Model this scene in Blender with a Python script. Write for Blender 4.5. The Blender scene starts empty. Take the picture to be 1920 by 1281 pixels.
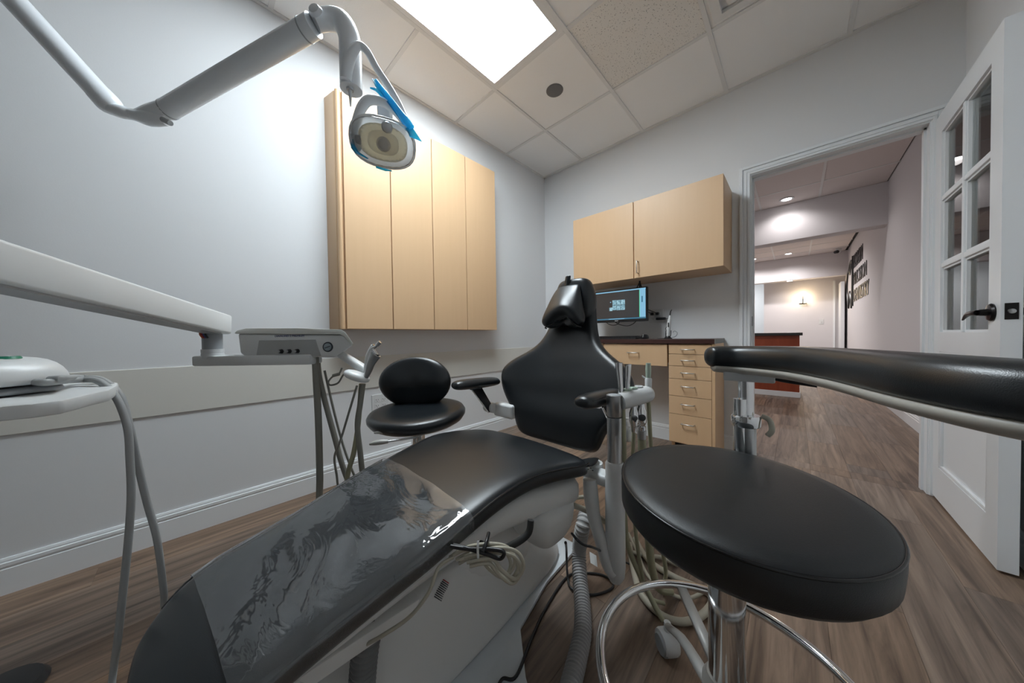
import bpy, bmesh, math, random
from mathutils import Vector, Matrix
random.seed(7)
S = bpy.context.scene
COL = S.collection
R = math.radians

# ------------------------------------------------------------------ camera, light, exposure
cam_d = bpy.data.cameras.new('camera'); cam = bpy.data.objects.new('camera', cam_d); COL.objects.link(cam)
cam_d.sensor_width = 36; cam_d.lens = 560.4/1920*36; cam_d.clip_start = 0.02; cam_d.clip_end = 60
_r = Vector((0.726, 0.687, -0.0142)).normalized(); _f = Vector((-0.6877, 0.7258, -0.0172)).normalized()
_u = _r.cross(_f).normalized(); _r = _f.cross(_u).normalized()
_m = Matrix((_r, _u, -_f)).transposed().to_4x4(); _m.translation = Vector((0, 0, 0.909)); cam.matrix_world = _m
S.camera = cam
S.view_settings.view_transform = 'Standard'; S.view_settings.look = 'None'
S.view_settings.gamma = 1; S.view_settings.use_curve_mapping = False
S.view_settings.exposure = 1.62
w = bpy.data.worlds.new('world'); S.world = w; w.use_nodes = True
w.node_tree.nodes['Background'].inputs[0].default_value = (0.75, 0.82, 0.9, 1)
w.node_tree.nodes['Background'].inputs[1].default_value = 0.3
TROFFER = 6.6       # strength of the ceiling light's diffuser
TROFFER_W = 3.0    # watts of the lamp behind that diffuser
HALL_W = 20.0       # watts of each recessed light in the hall

XL, XR, YB, YR, ZC = -2.085, 0.641, 2.775, -1.512, 2.709      # room: left, right, back, rear walls, ceiling
GX, GY, G = -1.593, 1.536, 0.6096                              # ceiling grid origin and cell

# ------------------------------------------------------------------ materials
MATS = {}
def mat(name, col, rough=0.5, metal=0.0, bump=0.0, bscale=60.0, var=0.0, vscale=6.0, coat=0.0, emit=None, estr=0.0,
        alpha=1.0, trans=0.0, spec=0.5, sss=0.0):
    if name in MATS: return MATS[name]
    m = bpy.data.materials.new(name); m.use_nodes = True; nt = m.node_tree; b = nt.nodes['Principled BSDF']
    b.inputs['Base Color'].default_value = (*col, 1); b.inputs['Roughness'].default_value = rough
    b.inputs['Metallic'].default_value = metal; b.inputs['Coat Weight'].default_value = coat
    b.inputs['Specular IOR Level'].default_value = spec
    b.inputs['Alpha'].default_value = alpha; b.inputs['Transmission Weight'].default_value = trans
    tc = nt.nodes.new('ShaderNodeTexCoord')
    if var > 0:
        n = nt.nodes.new('ShaderNodeTexNoise'); n.inputs['Scale'].default_value = vscale; n.inputs['Detail'].default_value = 4
        nt.links.new(tc.outputs['Object'], n.inputs['Vector'])
        mx = nt.nodes.new('ShaderNodeMix'); mx.data_type = 'RGBA'
        mx.inputs[6].default_value = (*[c*(1-var) for c in col], 1); mx.inputs[7].default_value = (*[min(1, c*(1+var)) for c in col], 1)
        nt.links.new(n.outputs['Fac'], mx.inputs[0]); nt.links.new(mx.outputs[2], b.inputs['Base Color'])
    if bump > 0:
        n2 = nt.nodes.new('ShaderNodeTexNoise'); n2.inputs['Scale'].default_value = bscale; n2.inputs['Detail'].default_value = 3
        nt.links.new(tc.outputs['Object'], n2.inputs['Vector'])
        bp = nt.nodes.new('ShaderNodeBump'); bp.inputs['Strength'].default_value = bump; bp.inputs['Distance'].default_value = 0.002
        nt.links.new(n2.outputs['Fac'], bp.inputs['Height']); nt.links.new(bp.outputs['Normal'], b.inputs['Normal'])
    if emit:
        b.inputs['Emission Color'].default_value = (*emit, 1); b.inputs['Emission Strength'].default_value = estr
    MATS[name] = m
    return m

def wood_mat(name, dark, light, sx=18.0, sy=1.2, rough=0.45, contrast=(0.3, 0.72), objvar=0.35, grain_axis='Y', bump=0.15):
    m = bpy.data.materials.new(name); m.use_nodes = True; nt = m.node_tree; b = nt.nodes['Principled BSDF']; N = nt.nodes.new; Lk = nt.links.new
    geo = N('ShaderNodeNewGeometry'); oi = N('ShaderNodeObjectInfo')
    add = N('ShaderNodeVectorMath'); add.operation = 'MULTIPLY_ADD'
    cmb = N('ShaderNodeCombineXYZ'); Lk(oi.outputs['Random'], cmb.inputs[0]); Lk(oi.outputs['Random'], cmb.inputs[1]); Lk(oi.outputs['Random'], cmb.inputs[2])
    Lk(cmb.outputs[0], add.inputs[0]); add.inputs[1].default_value = (37, 53, 11) if objvar else (0, 0, 0); Lk(geo.outputs['Position'], add.inputs[2])
    mp = N('ShaderNodeMapping'); Lk(add.outputs[0], mp.inputs['Vector'])
    mp.inputs['Scale'].default_value = {'Y': (sx, sy, sx), 'X': (sy, sx, sx), 'Z': (sx, sx, sy)}[grain_axis]
    n = N('ShaderNodeTexNoise'); n.inputs['Scale'].default_value = 1; n.inputs['Detail'].default_value = 7; n.inputs['Roughness'].default_value = 0.6; n.inputs['Distortion'].default_value = 0.7
    Lk(mp.outputs[0], n.inputs['Vector'])
    cr = N('ShaderNodeValToRGB'); cr.color_ramp.elements[0].position = contrast[0]; cr.color_ramp.elements[1].position = contrast[1]
    cr.color_ramp.elements[0].color = (*dark, 1); cr.color_ramp.elements[1].color = (*light, 1); Lk(n.outputs['Fac'], cr.inputs[0])
    hs = N('ShaderNodeHueSaturation'); Lk(cr.outputs[0], hs.inputs['Color'])
    mr = N('ShaderNodeMapRange'); mr.inputs[3].default_value = 1-objvar; mr.inputs[4].default_value = 1+objvar; Lk(oi.outputs['Random'], mr.inputs[0]); Lk(mr.outputs[0], hs.inputs['Value'])
    if objvar:
        mu = N('ShaderNodeMath'); mu.operation = 'MULTIPLY'; mu.inputs[1].default_value = 7.13; Lk(oi.outputs['Random'], mu.inputs[0])
        fr = N('ShaderNodeMath'); fr.operation = 'FRACT'; Lk(mu.outputs[0], fr.inputs[0])
        ms = N('ShaderNodeMapRange'); ms.inputs[3].default_value = 0.8; ms.inputs[4].default_value = 1.25; Lk(fr.outputs[0], ms.inputs[0]); Lk(ms.outputs[0], hs.inputs['Saturation'])
    Lk(hs.outputs[0], b.inputs['Base Color']); b.inputs['Roughness'].default_value = rough
    bp = N('ShaderNodeBump'); bp.inputs['Strength'].default_value = bump; bp.inputs['Distance'].default_value = 0.001; Lk(n.outputs['Fac'], bp.inputs['Height']); Lk(bp.outputs[0], b.inputs['Normal'])
    MATS[name] = m
    return m

M_WALL = mat('wall_paint', (0.75, 0.755, 0.765), 0.75, bump=0.08, bscale=220, spec=0.25)
M_WALLH = mat('hall_wall_paint', (0.68, 0.655, 0.665), 0.8, spec=0.2)
M_WHITE = mat('white_paint', (0.82, 0.84, 0.86), 0.35, spec=0.4)
M_RAIL = mat('beige_rail', (0.70, 0.68, 0.63), 0.6, spec=0.3)
M_GRID = mat('grid_white', (0.76, 0.75, 0.74), 0.5)
M_TILE = mat('tile_white', (0.90, 0.89, 0.88), 0.95, bump=0.25, bscale=160, spec=0.1)
M_DARK = mat('shadow_gap', (0.03, 0.03, 0.03), 0.9)
M_VINYL = mat('black_vinyl', (0.008, 0.0105, 0.013), 0.29, bump=0.12, bscale=900, spec=0.6)
M_VINYLM = mat('black_vinyl_matte', (0.008, 0.0095, 0.011), 0.42, bump=0.2, bscale=700, spec=0.5)
M_PIPE = mat('black_piping', (0.007, 0.007, 0.008), 0.25)
M_PLAS = mat('white_plastic', (0.68, 0.69, 0.69), 0.32, spec=0.5)
M_PLASG = mat('grey_plastic', (0.34, 0.36, 0.38), 0.4)
M_CREAM = mat('cream_plastic', (0.42, 0.40, 0.36), 0.45)
M_LAMP = mat('lamp_enamel', (0.78, 0.81, 0.84), 0.28, coat=0.3)
M_CHROME = mat('chrome', (0.78, 0.79, 0.8), 0.08, 1.0)
M_STEEL = mat('brushed_steel', (0.52, 0.53, 0.54), 0.3, 1.0, bump=0.05, bscale=300)
M_NICKEL = mat('satin_nickel', (0.6, 0.58, 0.55), 0.35, 1.0)
M_BLACK = mat('black_plastic', (0.012, 0.012, 0.014), 0.35)
M_BRONZE = mat('oil_rubbed_bronze', (0.012, 0.01, 0.01), 0.3, 0.6)
M_HOSE = mat('grey_hose', (0.33, 0.34, 0.34), 0.5)
M_HOSED = mat('taupe_hose', (0.23, 0.225, 0.2), 0.5)
M_HOSEO = mat('olive_hose', (0.34, 0.33, 0.22), 0.5)
M_HOSEC = mat('cream_hose', (0.45, 0.42, 0.34), 0.5)
M_CORR = mat('corrugated_grey', (0.36, 0.36, 0.36), 0.45)
M_CORRD = mat('corrugated_dark', (0.17, 0.17, 0.17), 0.45)
M_BASE = mat('chair_base_plastic', (0.68, 0.675, 0.66), 0.4)
M_BASEP = mat('chair_base_plate', (0.62, 0.66, 0.69), 0.4)
M_RUBBER = mat('rubber', (0.02, 0.02, 0.02), 0.7)
M_ALU = mat('cast_aluminium', (0.42, 0.41, 0.39), 0.45, 0.2)
M_DESKTOP = mat('counter_laminate', (0.055, 0.022, 0.018), 0.35, var=0.3, vscale=30)
M_EDGE = mat('grey_edge_band', (0.22, 0.215, 0.2), 0.5)
M_CHERRY = wood_mat('cherry_panel', (0.24, 0.045, 0.018), (0.33, 0.07, 0.028), 12, 1.5, 0.35, objvar=0, grain_axis='Z')
M_MAPLE = wood_mat('maple_laminate', (0.67, 0.445, 0.258), (0.70, 0.47, 0.28), 30, 1.6, 0.42, contrast=(0.2, 0.8), objvar=0, grain_axis='Z', bump=0.02)
M_FLOOR = wood_mat('vinyl_plank', (0.092, 0.060, 0.042), (0.30, 0.21, 0.152), 30, 1.6, 0.45, contrast=(0.33, 0.68), objvar=0.16)
M_GREEN = mat('green_button', (0.0, 0.18, 0.1), 0.35)
M_SPK = mat('speaker_cloth', (0.17, 0.165, 0.165), 0.9)
M_SIGN = mat('sign_black', (0.012, 0.012, 0.012), 0.3)
M_GLOW = mat('light_diffuser', (0.9, 0.95, 1), 0.6, emit=(0.84, 0.94, 1.0), estr=TROFFER)
M_DLG = mat('downlight_lens', (1, 1, 1), 0.5, emit=(1, 0.96, 0.95), estr=6)
M_WARM = mat('sconce_glass', (1, 0.9, 0.7), 0.4, emit=(1, 0.80, 0.5), estr=4)
M_INK = mat('print_ink', (0.03, 0.03, 0.035), 0.6)
M_INKB = mat('print_blue', (0.06, 0.07, 0.2), 0.6)
M_INKR = mat('print_red', (0.4, 0.03, 0.03), 0.6)
M_YEL = mat('reflector_yellow', (0.95, 0.86, 0.66), 0.35, 0.35, spec=0.6)
M_REFC = mat('lamp_socket', (0.55, 0.48, 0.40), 0.35)
M_CLEARG = mat('green_clear_plastic', (0.45, 0.55, 0.47), 0.25)
M_ORANGE = mat('wire_orange', (0.6, 0.15, 0.05), 0.4)

def glass_mat():
    m = bpy.data.materials.new('window_glass'); m.use_nodes = True; nt = m.node_tree; nt.nodes.remove(nt.nodes['Principled BSDF'])
    t = nt.nodes.new('ShaderNodeBsdfTransparent'); t.inputs[0].default_value = (0.88, 0.92, 0.92, 1)
    g = nt.nodes.new('ShaderNodeBsdfGlossy'); g.inputs['Roughness'].default_value = 0.02
    fr = nt.nodes.new('ShaderNodeFresnel'); fr.inputs[0].default_value = 1.5
    mx = nt.nodes.new('ShaderNodeMixShader'); nt.links.new(fr.outputs[0], mx.inputs[0]); nt.links.new(t.outputs[0], mx.inputs[1]); nt.links.new(g.outputs[0], mx.inputs[2])
    nt.links.new(mx.outputs[0], nt.nodes['Material Output'].inputs[0]); return m
M_GLASS = glass_mat()
def film_mat(name, ior, rough, bump, scale, haze, hcol=(0.75, 0.8, 0.85), stretch=(1, 1, 1), tint=(0.95, 0.97, 0.98)):
    m = bpy.data.materials.new(name); m.use_nodes = True; nt = m.node_tree; N = nt.nodes.new; Lk = nt.links.new; nt.nodes.remove(nt.nodes['Principled BSDF'])
    tc = N('ShaderNodeNewGeometry'); mp = N('ShaderNodeMapping'); mp.inputs['Scale'].default_value = stretch; Lk(tc.outputs['Position'], mp.inputs[0])
    n = N('ShaderNodeTexNoise'); n.inputs['Scale'].default_value = scale; n.inputs['Detail'].default_value = 3; n.inputs['Distortion'].default_value = 1.5; Lk(mp.outputs[0], n.inputs['Vector'])
    bp = N('ShaderNodeBump'); bp.inputs['Strength'].default_value = bump; bp.inputs['Distance'].default_value = 0.01; Lk(n.outputs['Fac'], bp.inputs['Height'])
    t = N('ShaderNodeBsdfTransparent'); t.inputs[0].default_value = (*tint, 1)
    d = N('ShaderNodeBsdfDiffuse'); d.inputs[0].default_value = (*hcol, 1)
    mh = N('ShaderNodeMixShader'); mh.inputs[0].default_value = haze; Lk(t.outputs[0], mh.inputs[1]); Lk(d.outputs[0], mh.inputs[2])
    g = N('ShaderNodeBsdfGlossy'); g.inputs['Roughness'].default_value = rough; Lk(bp.outputs[0], g.inputs['Normal'])
    fr = N('ShaderNodeFresnel'); fr.inputs[0].default_value = ior; Lk(bp.outputs[0], fr.inputs['Normal'])
    mx = N('ShaderNodeMixShader'); Lk(fr.outputs[0], mx.inputs[0]); Lk(mh.outputs[0], mx.inputs[1]); Lk(g.outputs[0], mx.inputs[2])
    Lk(mx.outputs[0], nt.nodes['Material Output'].inputs[0]); return m
M_FILM = film_mat('clear_plastic_cover', 1.85, 0.04, 0.42, 6.0, 0.06, stretch=(1, 2.2, 1))
M_SHIELD = film_mat('lamp_shield_plastic', 1.6, 0.10, 0.1, 5, 0.22, (0.9, 0.91, 0.93))
for _n in M_SHIELD.node_tree.nodes:
    if _n.type == 'BSDF_DIFFUSE': _dn = _n
_tr = M_SHIELD.node_tree.nodes.new('ShaderNodeBsdfTranslucent'); _tr.inputs[0].default_value = (0.92, 0.93, 0.95, 1)
_ms = M_SHIELD.node_tree.nodes.new('ShaderNodeMixShader'); _to = _dn.outputs[0].links[0].to_socket; M_SHIELD.node_tree.links.new(_dn.outputs[0], _ms.inputs[1]); M_SHIELD.node_tree.links.new(_tr.outputs[0], _ms.inputs[2]); M_SHIELD.node_tree.links.new(_ms.outputs[0], _to)

def milky(name, col, tr):
    m = bpy.data.materials.new(name); m.use_nodes = True; nt = m.node_tree; N = nt.nodes.new; Lk = nt.links.new; b_ = nt.nodes['Principled BSDF']
    b_.inputs['Base Color'].default_value = (*col, 1); b_.inputs['Roughness'].default_value = 0.3
    l = N('ShaderNodeBsdfTranslucent'); l.inputs[0].default_value = (*col, 1); a = N('ShaderNodeMixShader'); a.inputs[0].default_value = tr
    Lk(b_.outputs[0], a.inputs[1]); Lk(l.outputs[0], a.inputs[2]); Lk(a.outputs[0], nt.nodes['Material Output'].inputs[0]); return m
M_MILK = milky('milky_lamp_plastic', (0.9, 0.91, 0.92), 0.6)
M_YEL = milky('translucent_reflector', (0.96, 0.88, 0.70), 0.65)
def blue_mat():
    m = bpy.data.materials.new('blue_barrier_film'); m.use_nodes = True; nt = m.node_tree; N = nt.nodes.new; Lk = nt.links.new; nt.nodes.remove(nt.nodes['Principled BSDF'])
    t = N('ShaderNodeBsdfTransparent'); t.inputs[0].default_value = (0.12, 0.72, 0.95, 1)
    d = N('ShaderNodeBsdfDiffuse'); d.inputs[0].default_value = (0.05, 0.55, 0.85, 1); l = N('ShaderNodeBsdfTranslucent'); l.inputs[0].default_value = (0.10, 0.70, 0.95, 1)
    a = N('ShaderNodeMixShader'); a.inputs[0].default_value = 0.5; Lk(d.outputs[0], a.inputs[1]); Lk(l.outputs[0], a.inputs[2])
    b = N('ShaderNodeMixShader'); b.inputs[0].default_value = 0.55; Lk(t.outputs[0], b.inputs[1]); Lk(a.outputs[0], b.inputs[2])
    g = N('ShaderNodeBsdfGlossy'); g.inputs['Roughness'].default_value = 0.1; c = N('ShaderNodeMixShader'); c.inputs[0].default_value = 0.1; Lk(b.outputs[0], c.inputs[1]); Lk(g.outputs[0], c.inputs[2])
    Lk(c.outputs[0], nt.nodes['Material Output'].inputs[0]); return m
M_BLUE = blue_mat()
def speckle_mat():
    m = bpy.data.materials.new('fissured_tile'); m.use_nodes = True; nt = m.node_tree; b = nt.nodes['Principled BSDF']; N = nt.nodes.new; Lk = nt.links.new
    g = N('ShaderNodeNewGeometry'); v = N('ShaderNodeTexVoronoi'); v.inputs['Scale'].default_value = 130; Lk(g.outputs['Position'], v.inputs['Vector'])
    n = N('ShaderNodeTexNoise'); n.inputs['Scale'].default_value = 90; Lk(g.outputs['Position'], n.inputs['Vector'])
    sm = N('ShaderNodeMath'); sm.operation = 'MULTIPLY_ADD'; sm.inputs[1].default_value = 0.9; Lk(n.outputs['Fac'], sm.inputs[0]); Lk(v.outputs['Distance'], sm.inputs[2])
    cr = N('ShaderNodeValToRGB'); cr.color_ramp.elements[0].position = 0.56; cr.color_ramp.elements[1].position = 0.64
    cr.color_ramp.elements[0].color = (0.12, 0.11, 0.1, 1); cr.color_ramp.elements[1].color = (0.82, 0.79, 0.75, 1); Lk(sm.outputs[0], cr.inputs[0])
    Lk(cr.outputs[0], b.inputs['Base Color']); b.inputs['Roughness'].default_value = 0.95; return m
M_SPECK = speckle_mat()
def ramp_screen():
    m = bpy.data.materials.new('xray_picture'); m.use_nodes = True; nt = m.node_tree; b = nt.nodes['Principled BSDF']; N = nt.nodes.new; Lk = nt.links.new
    g = N('ShaderNodeNewGeometry'); n = N('ShaderNodeTexNoise'); n.inputs['Scale'].default_value = 70; n.inputs['Detail'].default_value = 4; Lk(g.outputs['Position'], n.inputs['Vector'])
    cr = N('ShaderNodeValToRGB'); cr.color_ramp.elements[0].position = 0.35; cr.color_ramp.elements[1].position = 0.65
    cr.color_ramp.elements[0].color = (0.08, 0.2, 0.27, 1); cr.color_ramp.elements[1].color = (0.38, 0.62, 0.72, 1); Lk(n.outputs['Fac'], cr.inputs[0])
    b.inputs['Base Color'].default_value = (0, 0, 0, 1); Lk(cr.outputs[0], b.inputs['Emission Color']); b.inputs['Emission Strength'].default_value = 0.32; return m
M_XRAY = ramp_screen()
M_SCR = mat('screen_dark', (0.02, 0.02, 0.02), 0.2, emit=(0.009, 0.0085, 0.009), estr=1)
M_SCRB = mat('screen_blue', (0.02, 0.02, 0.02), 0.3, emit=(0.22, 0.48, 0.68), estr=0.32)
M_SCRD = mat('screen_bar', (0.02, 0.02, 0.02), 0.3, emit=(0.012, 0.05, 0.08), estr=1)

# ------------------------------------------------------------------ object helpers
def tag(o, label=None, cat=None, group=None, kind=None):
    if label: o['label'] = label
    if cat: o['category'] = cat
    if group: o['group'] = group
    if kind: o['kind'] = kind
    return o
def thing(name, label, cat, loc=(0, 0, 0), rz=0.0, group=None):
    o = bpy.data.objects.new(name, None); COL.objects.link(o); o.empty_display_size = 0.05
    o.location = loc; o.rotation_euler = (0, 0, rz); return tag(o, label, cat, group)
# every mesh below is given in world coordinates; parents sit at a thing's base, the inverse matrix keeps the mesh in place
def bm_obj(name, bm, m, parent=None, smooth=False, auto=None):
    me = bpy.data.meshes.new(name); bmesh.ops.recalc_face_normals(bm, faces=bm.faces); bm.to_mesh(me); bm.free()
    me.materials.append(m)
    if smooth: me.shade_smooth()
    if auto is not None:
        try: me.set_sharp_from_angle(angle=R(auto))
        except Exception: pass
    o = bpy.data.objects.new(name, me); COL.objects.link(o)
    if parent is not None:
        o.parent = parent
        top = parent
        M = Matrix.Identity(4)
        # meshes have identity basis; only top-level empties carry a transform
        while top.parent is not None: top = top.parent
        if parent is top: o.matrix_parent_inverse = top.matrix_basis.inverted()
    return o
def box_bm(x0, x1, y0, y1, z0, z1, bev=0.0, seg=2, bm=None, M=None):
    nb = bmesh.new()
    vs = [nb.verts.new((x, y, z)) for x in (x0, x1) for y in (y0, y1) for z in (z0, z1)]
    for f in ((0, 1, 3, 2), (4, 6, 7, 5), (0, 4, 5, 1), (2, 3, 7, 6), (0, 2, 6, 4), (1, 5, 7, 3)): nb.faces.new([vs[i] for i in f])
    bmesh.ops.recalc_face_normals(nb, faces=nb.faces)
    if bev > 0: bmesh.ops.bevel(nb, geom=list(nb.edges), offset=bev, segments=seg, affect='EDGES', profile=0.5)
    if M is not None: bmesh.ops.transform(nb, matrix=M, verts=nb.verts)
    if bm is None: return nb
    merge(bm, nb); return bm
def merge(bm, nb):
    mp = {}
    for v in nb.verts: mp[v] = bm.verts.new(v.co)
    for f in nb.faces:
        try: bm.faces.new([mp[v] for v in f.verts])
        except ValueError: pass
    nb.free()
def box(name, x0, x1, y0, y1, z0, z1, m, parent=None, bev=0.0, seg=2, M=None):
    o = bm_obj(name, box_bm(x0, x1, y0, y1, z0, z1, bev, seg, M=M), m, parent, smooth=bev >= 0.003, auto=None)
    if bev >= 0.003: o.modifiers.new('normals', 'WEIGHTED_NORMAL').weight = 80
    return o
def frame_m(O, U, V, W):
    m = Matrix((Vector(U), Vector(V), Vector(W))).transposed().to_4x4(); m.translation = Vector(O); return m
def catmull(pts, n=8):
    P = [Vector(p) for p in pts]
    if len(P) < 3: return P
    out = []
    for i in range(len(P)-1):
        p0 = P[max(i-1, 0)]; p1 = P[i]; p2 = P[i+1]; p3 = P[min(i+2, len(P)-1)]
        for k in range(n):
            t = k/n
            out.append(0.5*((2*p1)+(-p0+p2)*t+(2*p0-5*p1+4*p2-p3)*t*t+(-p0+3*p1-3*p2+p3)*t**3))
    out.append(P[-1]); return out
def tube_bm(pts, r, seg=10, smooth=8, closed=False, cap=True, bm=None, round_cap=False):
    """r: number, or list of radii matching pts"""
    P = [Vector(p) for p in pts]
    if smooth and len(P) > 2:
        if closed:
            PP = P[-2:]+P+P[:2]; Q = []
            for i in range(2, 2+len(P)):
                p0, p1, p2, p3 = PP[i-1], PP[i], PP[(i+1) % len(PP)], PP[(i+2) % len(PP)]
                for k in range(smooth):
                    t = k/smooth
                    Q.append(0.5*((2*p1)+(-p0+p2)*t+(2*p0-5*p1+4*p2-p3)*t*t+(-p0+3*p1-3*p2+p3)*t**3))
            rr = [r]*len(Q)
        else:
            Q = catmull(P, smooth)
            if isinstance(r, (list, tuple)):
                rc = catmull([(a, 0, 0) for a in r], smooth); rr = [max(1e-4, v.x) for v in rc]
            else: rr = [r]*len(Q)
    else:
        Q = P; rr = list(r) if isinstance(r, (list, tuple)) else [r]*len(Q)
    nb = bm or bmesh.new()
    T = []
    for i in range(len(Q)):
        if closed: t = Q[(i+1) % len(Q)]-Q[i-1]
        else: t = Q[min(i+1, len(Q)-1)]-Q[max(i-1, 0)]
        T.append(t.normalized() if t.length > 1e-9 else Vector((0, 0, 1)))
    up = Vector((0, 0, 1)) if abs(T[0].z) < 0.9 else Vector((1, 0, 0))
    n = T[0].cross(up).normalized(); rings = []
    for i in range(len(Q)):
        if i: 
            n = (n-T[i]*n.dot(T[i])); n = n.normalized() if n.length > 1e-6 else T[i].orthogonal().normalized()
        b = T[i].cross(n)
        rings.append([nb.verts.new(Q[i]+(n*math.cos(a)+b*math.sin(a))*rr[i]) for a in [2*math.pi*k/seg for k in range(seg)]])
    L = len(rings)
    for i in range(L if closed else L-1):
        A, B = rings[i], rings[(i+1) % L]
        for k in range(seg): nb.faces.new((A[k], A[(k+1) % seg], B[(k+1) % seg], B[k]))
    if cap and not closed:
        for ring in (rings[0][::-1], rings[-1]): nb.faces.new(ring)
    return nb
def tube(name, pts, r, m, parent=None, seg=10, smooth=8, closed=False):
    return bm_obj(name, tube_bm(pts, r, seg, smooth, closed), m, parent, smooth=True, auto=50)
def lathe_bm(prof, O=(0, 0, 0), axis=(0, 0, 1), seg=24, bm=None):
    nb = bm or bmesh.new(); A = Vector(axis).normalized(); U = A.orthogonal().normalized(); V = A.cross(U); O = Vector(O); rings = []
    for (r, h) in prof:
        rings.append([nb.verts.new(O+A*h+(U*math.cos(a)+V*math.sin(a))*max(r, 1e-4)) for a in [2*math.pi*k/seg for k in range(seg)]])
    for i in range(len(rings)-1):
        for k in range(seg): nb.faces.new((rings[i][k], rings[i][(k+1) % seg], rings[i+1][(k+1) % seg], rings[i+1][k]))
    nb.faces.new(rings[0][::-1]); nb.faces.new(rings[-1]); return nb
def lathe(name, prof, O, m, parent=None, axis=(0, 0, 1), seg=24, auto=40):
    return bm_obj(name, lathe_bm(prof, O, axis, seg), m, parent, smooth=True, auto=auto)
def loft(name, secs, m, parent=None, sub=1, cap=True, closed=True):
    bm = bmesh.new(); rings = [[bm.verts.new(p) for p in s] for s in secs]; n = len(rings[0])
    for i in range(len(rings)-1):
        for k in range(n if closed else n-1): bm.faces.new((rings[i][k], rings[i][(k+1) % n], rings[i+1][(k+1) % n], rings[i+1][k]))
    if cap and closed:
        for ring in (rings[0][::-1], rings[-1]): bm.faces.new(ring)
    o = bm_obj(name, bm, m, parent, smooth=True)
    if sub:
        md = o.modifiers.new('subdivision', 'SUBSURF'); md.levels = sub; md.render_levels = sub
    return o
def prism_bm(poly, O, U, V, W, depth, bev=0.0, seg=2, bm=None):
    """poly in (u,v); extruded along W from O by depth"""
    nb = bmesh.new(); O, U, V, W = map(Vector, (O, U, V, W))
    a = [nb.verts.new(O+U*p[0]+V*p[1]) for p in poly]; b = [nb.verts.new(O+U*p[0]+V*p[1]+W*depth) for p in poly]; n = len(poly)
    nb.faces.new(a[::-1]); nb.faces.new(b)
    for i in range(n): nb.faces.new((a[i], a[(i+1) % n], b[(i+1) % n], b[i]))
    bmesh.ops.recalc_face_normals(nb, faces=nb.faces)
    if bev > 0: bmesh.ops.bevel(nb, geom=list(nb.edges), offset=bev, segments=seg, affect='EDGES', profile=0.5)
    if bm is None: return nb
    merge(bm, nb); return bm
def prism(name, poly, O, U, V, W, depth, m, parent=None, bev=0.0, seg=2):
    return bm_obj(name, prism_bm(poly, O, U, V, W, depth, bev, seg), m, parent, smooth=bev > 0, auto=35)
def text_obj(name, body, size, O, U, V, m, parent=None, depth=0.001, align='CENTER', width=1.0, spacing=1.0):
    cu = bpy.data.curves.new(name, 'FONT'); cu.body = body; cu.size = size; cu.align_x = align; cu.align_y = 'CENTER'; cu.extrude = depth; cu.resolution_u = 3; cu.space_character = spacing
    t = bpy.data.objects.new('tmp_text', cu); COL.objects.link(t); dg = bpy.context.evaluated_depsgraph_get(); dg.update()
    me = bpy.data.meshes.new_from_object(t.evaluated_get(dg)); bpy.data.objects.remove(t); bpy.data.curves.remove(cu)
    U, V = Vector(U).normalized(), Vector(V).normalized(); W = U.cross(V)
    mm = frame_m(O, U*width, V, W); me.transform(mm); me.materials.clear(); me.materials.append(m)
    o = bpy.data.objects.new(name, me); COL.objects.link(o)
    if parent is not None:
        o.parent = parent
        if parent.parent is None: o.matrix_parent_inverse = parent.matrix_basis.inverted()
    return o
def struct(o): o['kind'] = 'structure'; return o

# ------------------------------------------------------------------ the room
wb = bmesh.new()     # back wall with the doorway
DX0, DX1, DZ = -0.233, 0.535, 2.045; YH = 2.895
box_bm(XL-0.1, DX0, YB, YH, 0, ZC+0.1, bm=wb); box_bm(DX1, 0.84, YB, YH, 0, ZC+0.1, bm=wb); box_bm(DX0, DX1, YB, YH, DZ, ZC+0.1, bm=wb)
struct(bm_obj('wall_back', wb, M_WALL))
struct(box('wall_left', XL-0.1, XL, YR-0.1, YB, 0, ZC+0.1, M_WALL))
struct(box('wall_right', XR, XR+0.1, YR-0.1, YB, 0, ZC+0.1, M_WALL))
struct(box('wall_rear', XL-0.1, XR+0.1, YR-0.1, YR, 0, ZC+0.1, mat('rear_wall_bounce_cut', (0.17, 0.165, 0.16), 0.8)))  # unseen wall, coloured dark to soak up bounce light near the left wall
# hall beyond the door
HX0, HX1, HY1 = -2.6, 0.81, 10.45
struct(box('wall_hall_right', HX1, HX1+0.1, YH, 6.3, 0, ZC+0.1, M_WALLH, bev=0.004))
struct(box('wall_hall_sign_side', HX1+0.035, HX1+0.13, 6.3, HY1+0.1, 0, ZC+0.1, M_WALLH))
struct(box('wall_hall_left', HX0-0.1, HX0, YH, HY1+2.2, 0, ZC+0.1, M_WALLH))
struct(box('wall_hall_far', -0.606, HX1+0.1, HY1, HY1+0.1, 0, ZC+0.1, M_WALLH))
struct(box('wall_hall_end', HX0-0.1, -0.5, HY1+2.1, HY1+2.2, 0, ZC+0.1, mat('bright_wall', (0.7, 0.72, 0.74), 0.8)))
struct(box('trim_1', HX0, HX1+0.03, 5.75, 5.95, 2.2, ZC, M_WALLH, bev=0.003))
struct(box('trim_2', HX0, HX1+0.04, 9.9, 10.1, 2.17, ZC, M_WALLH, bev=0.003))

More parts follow.
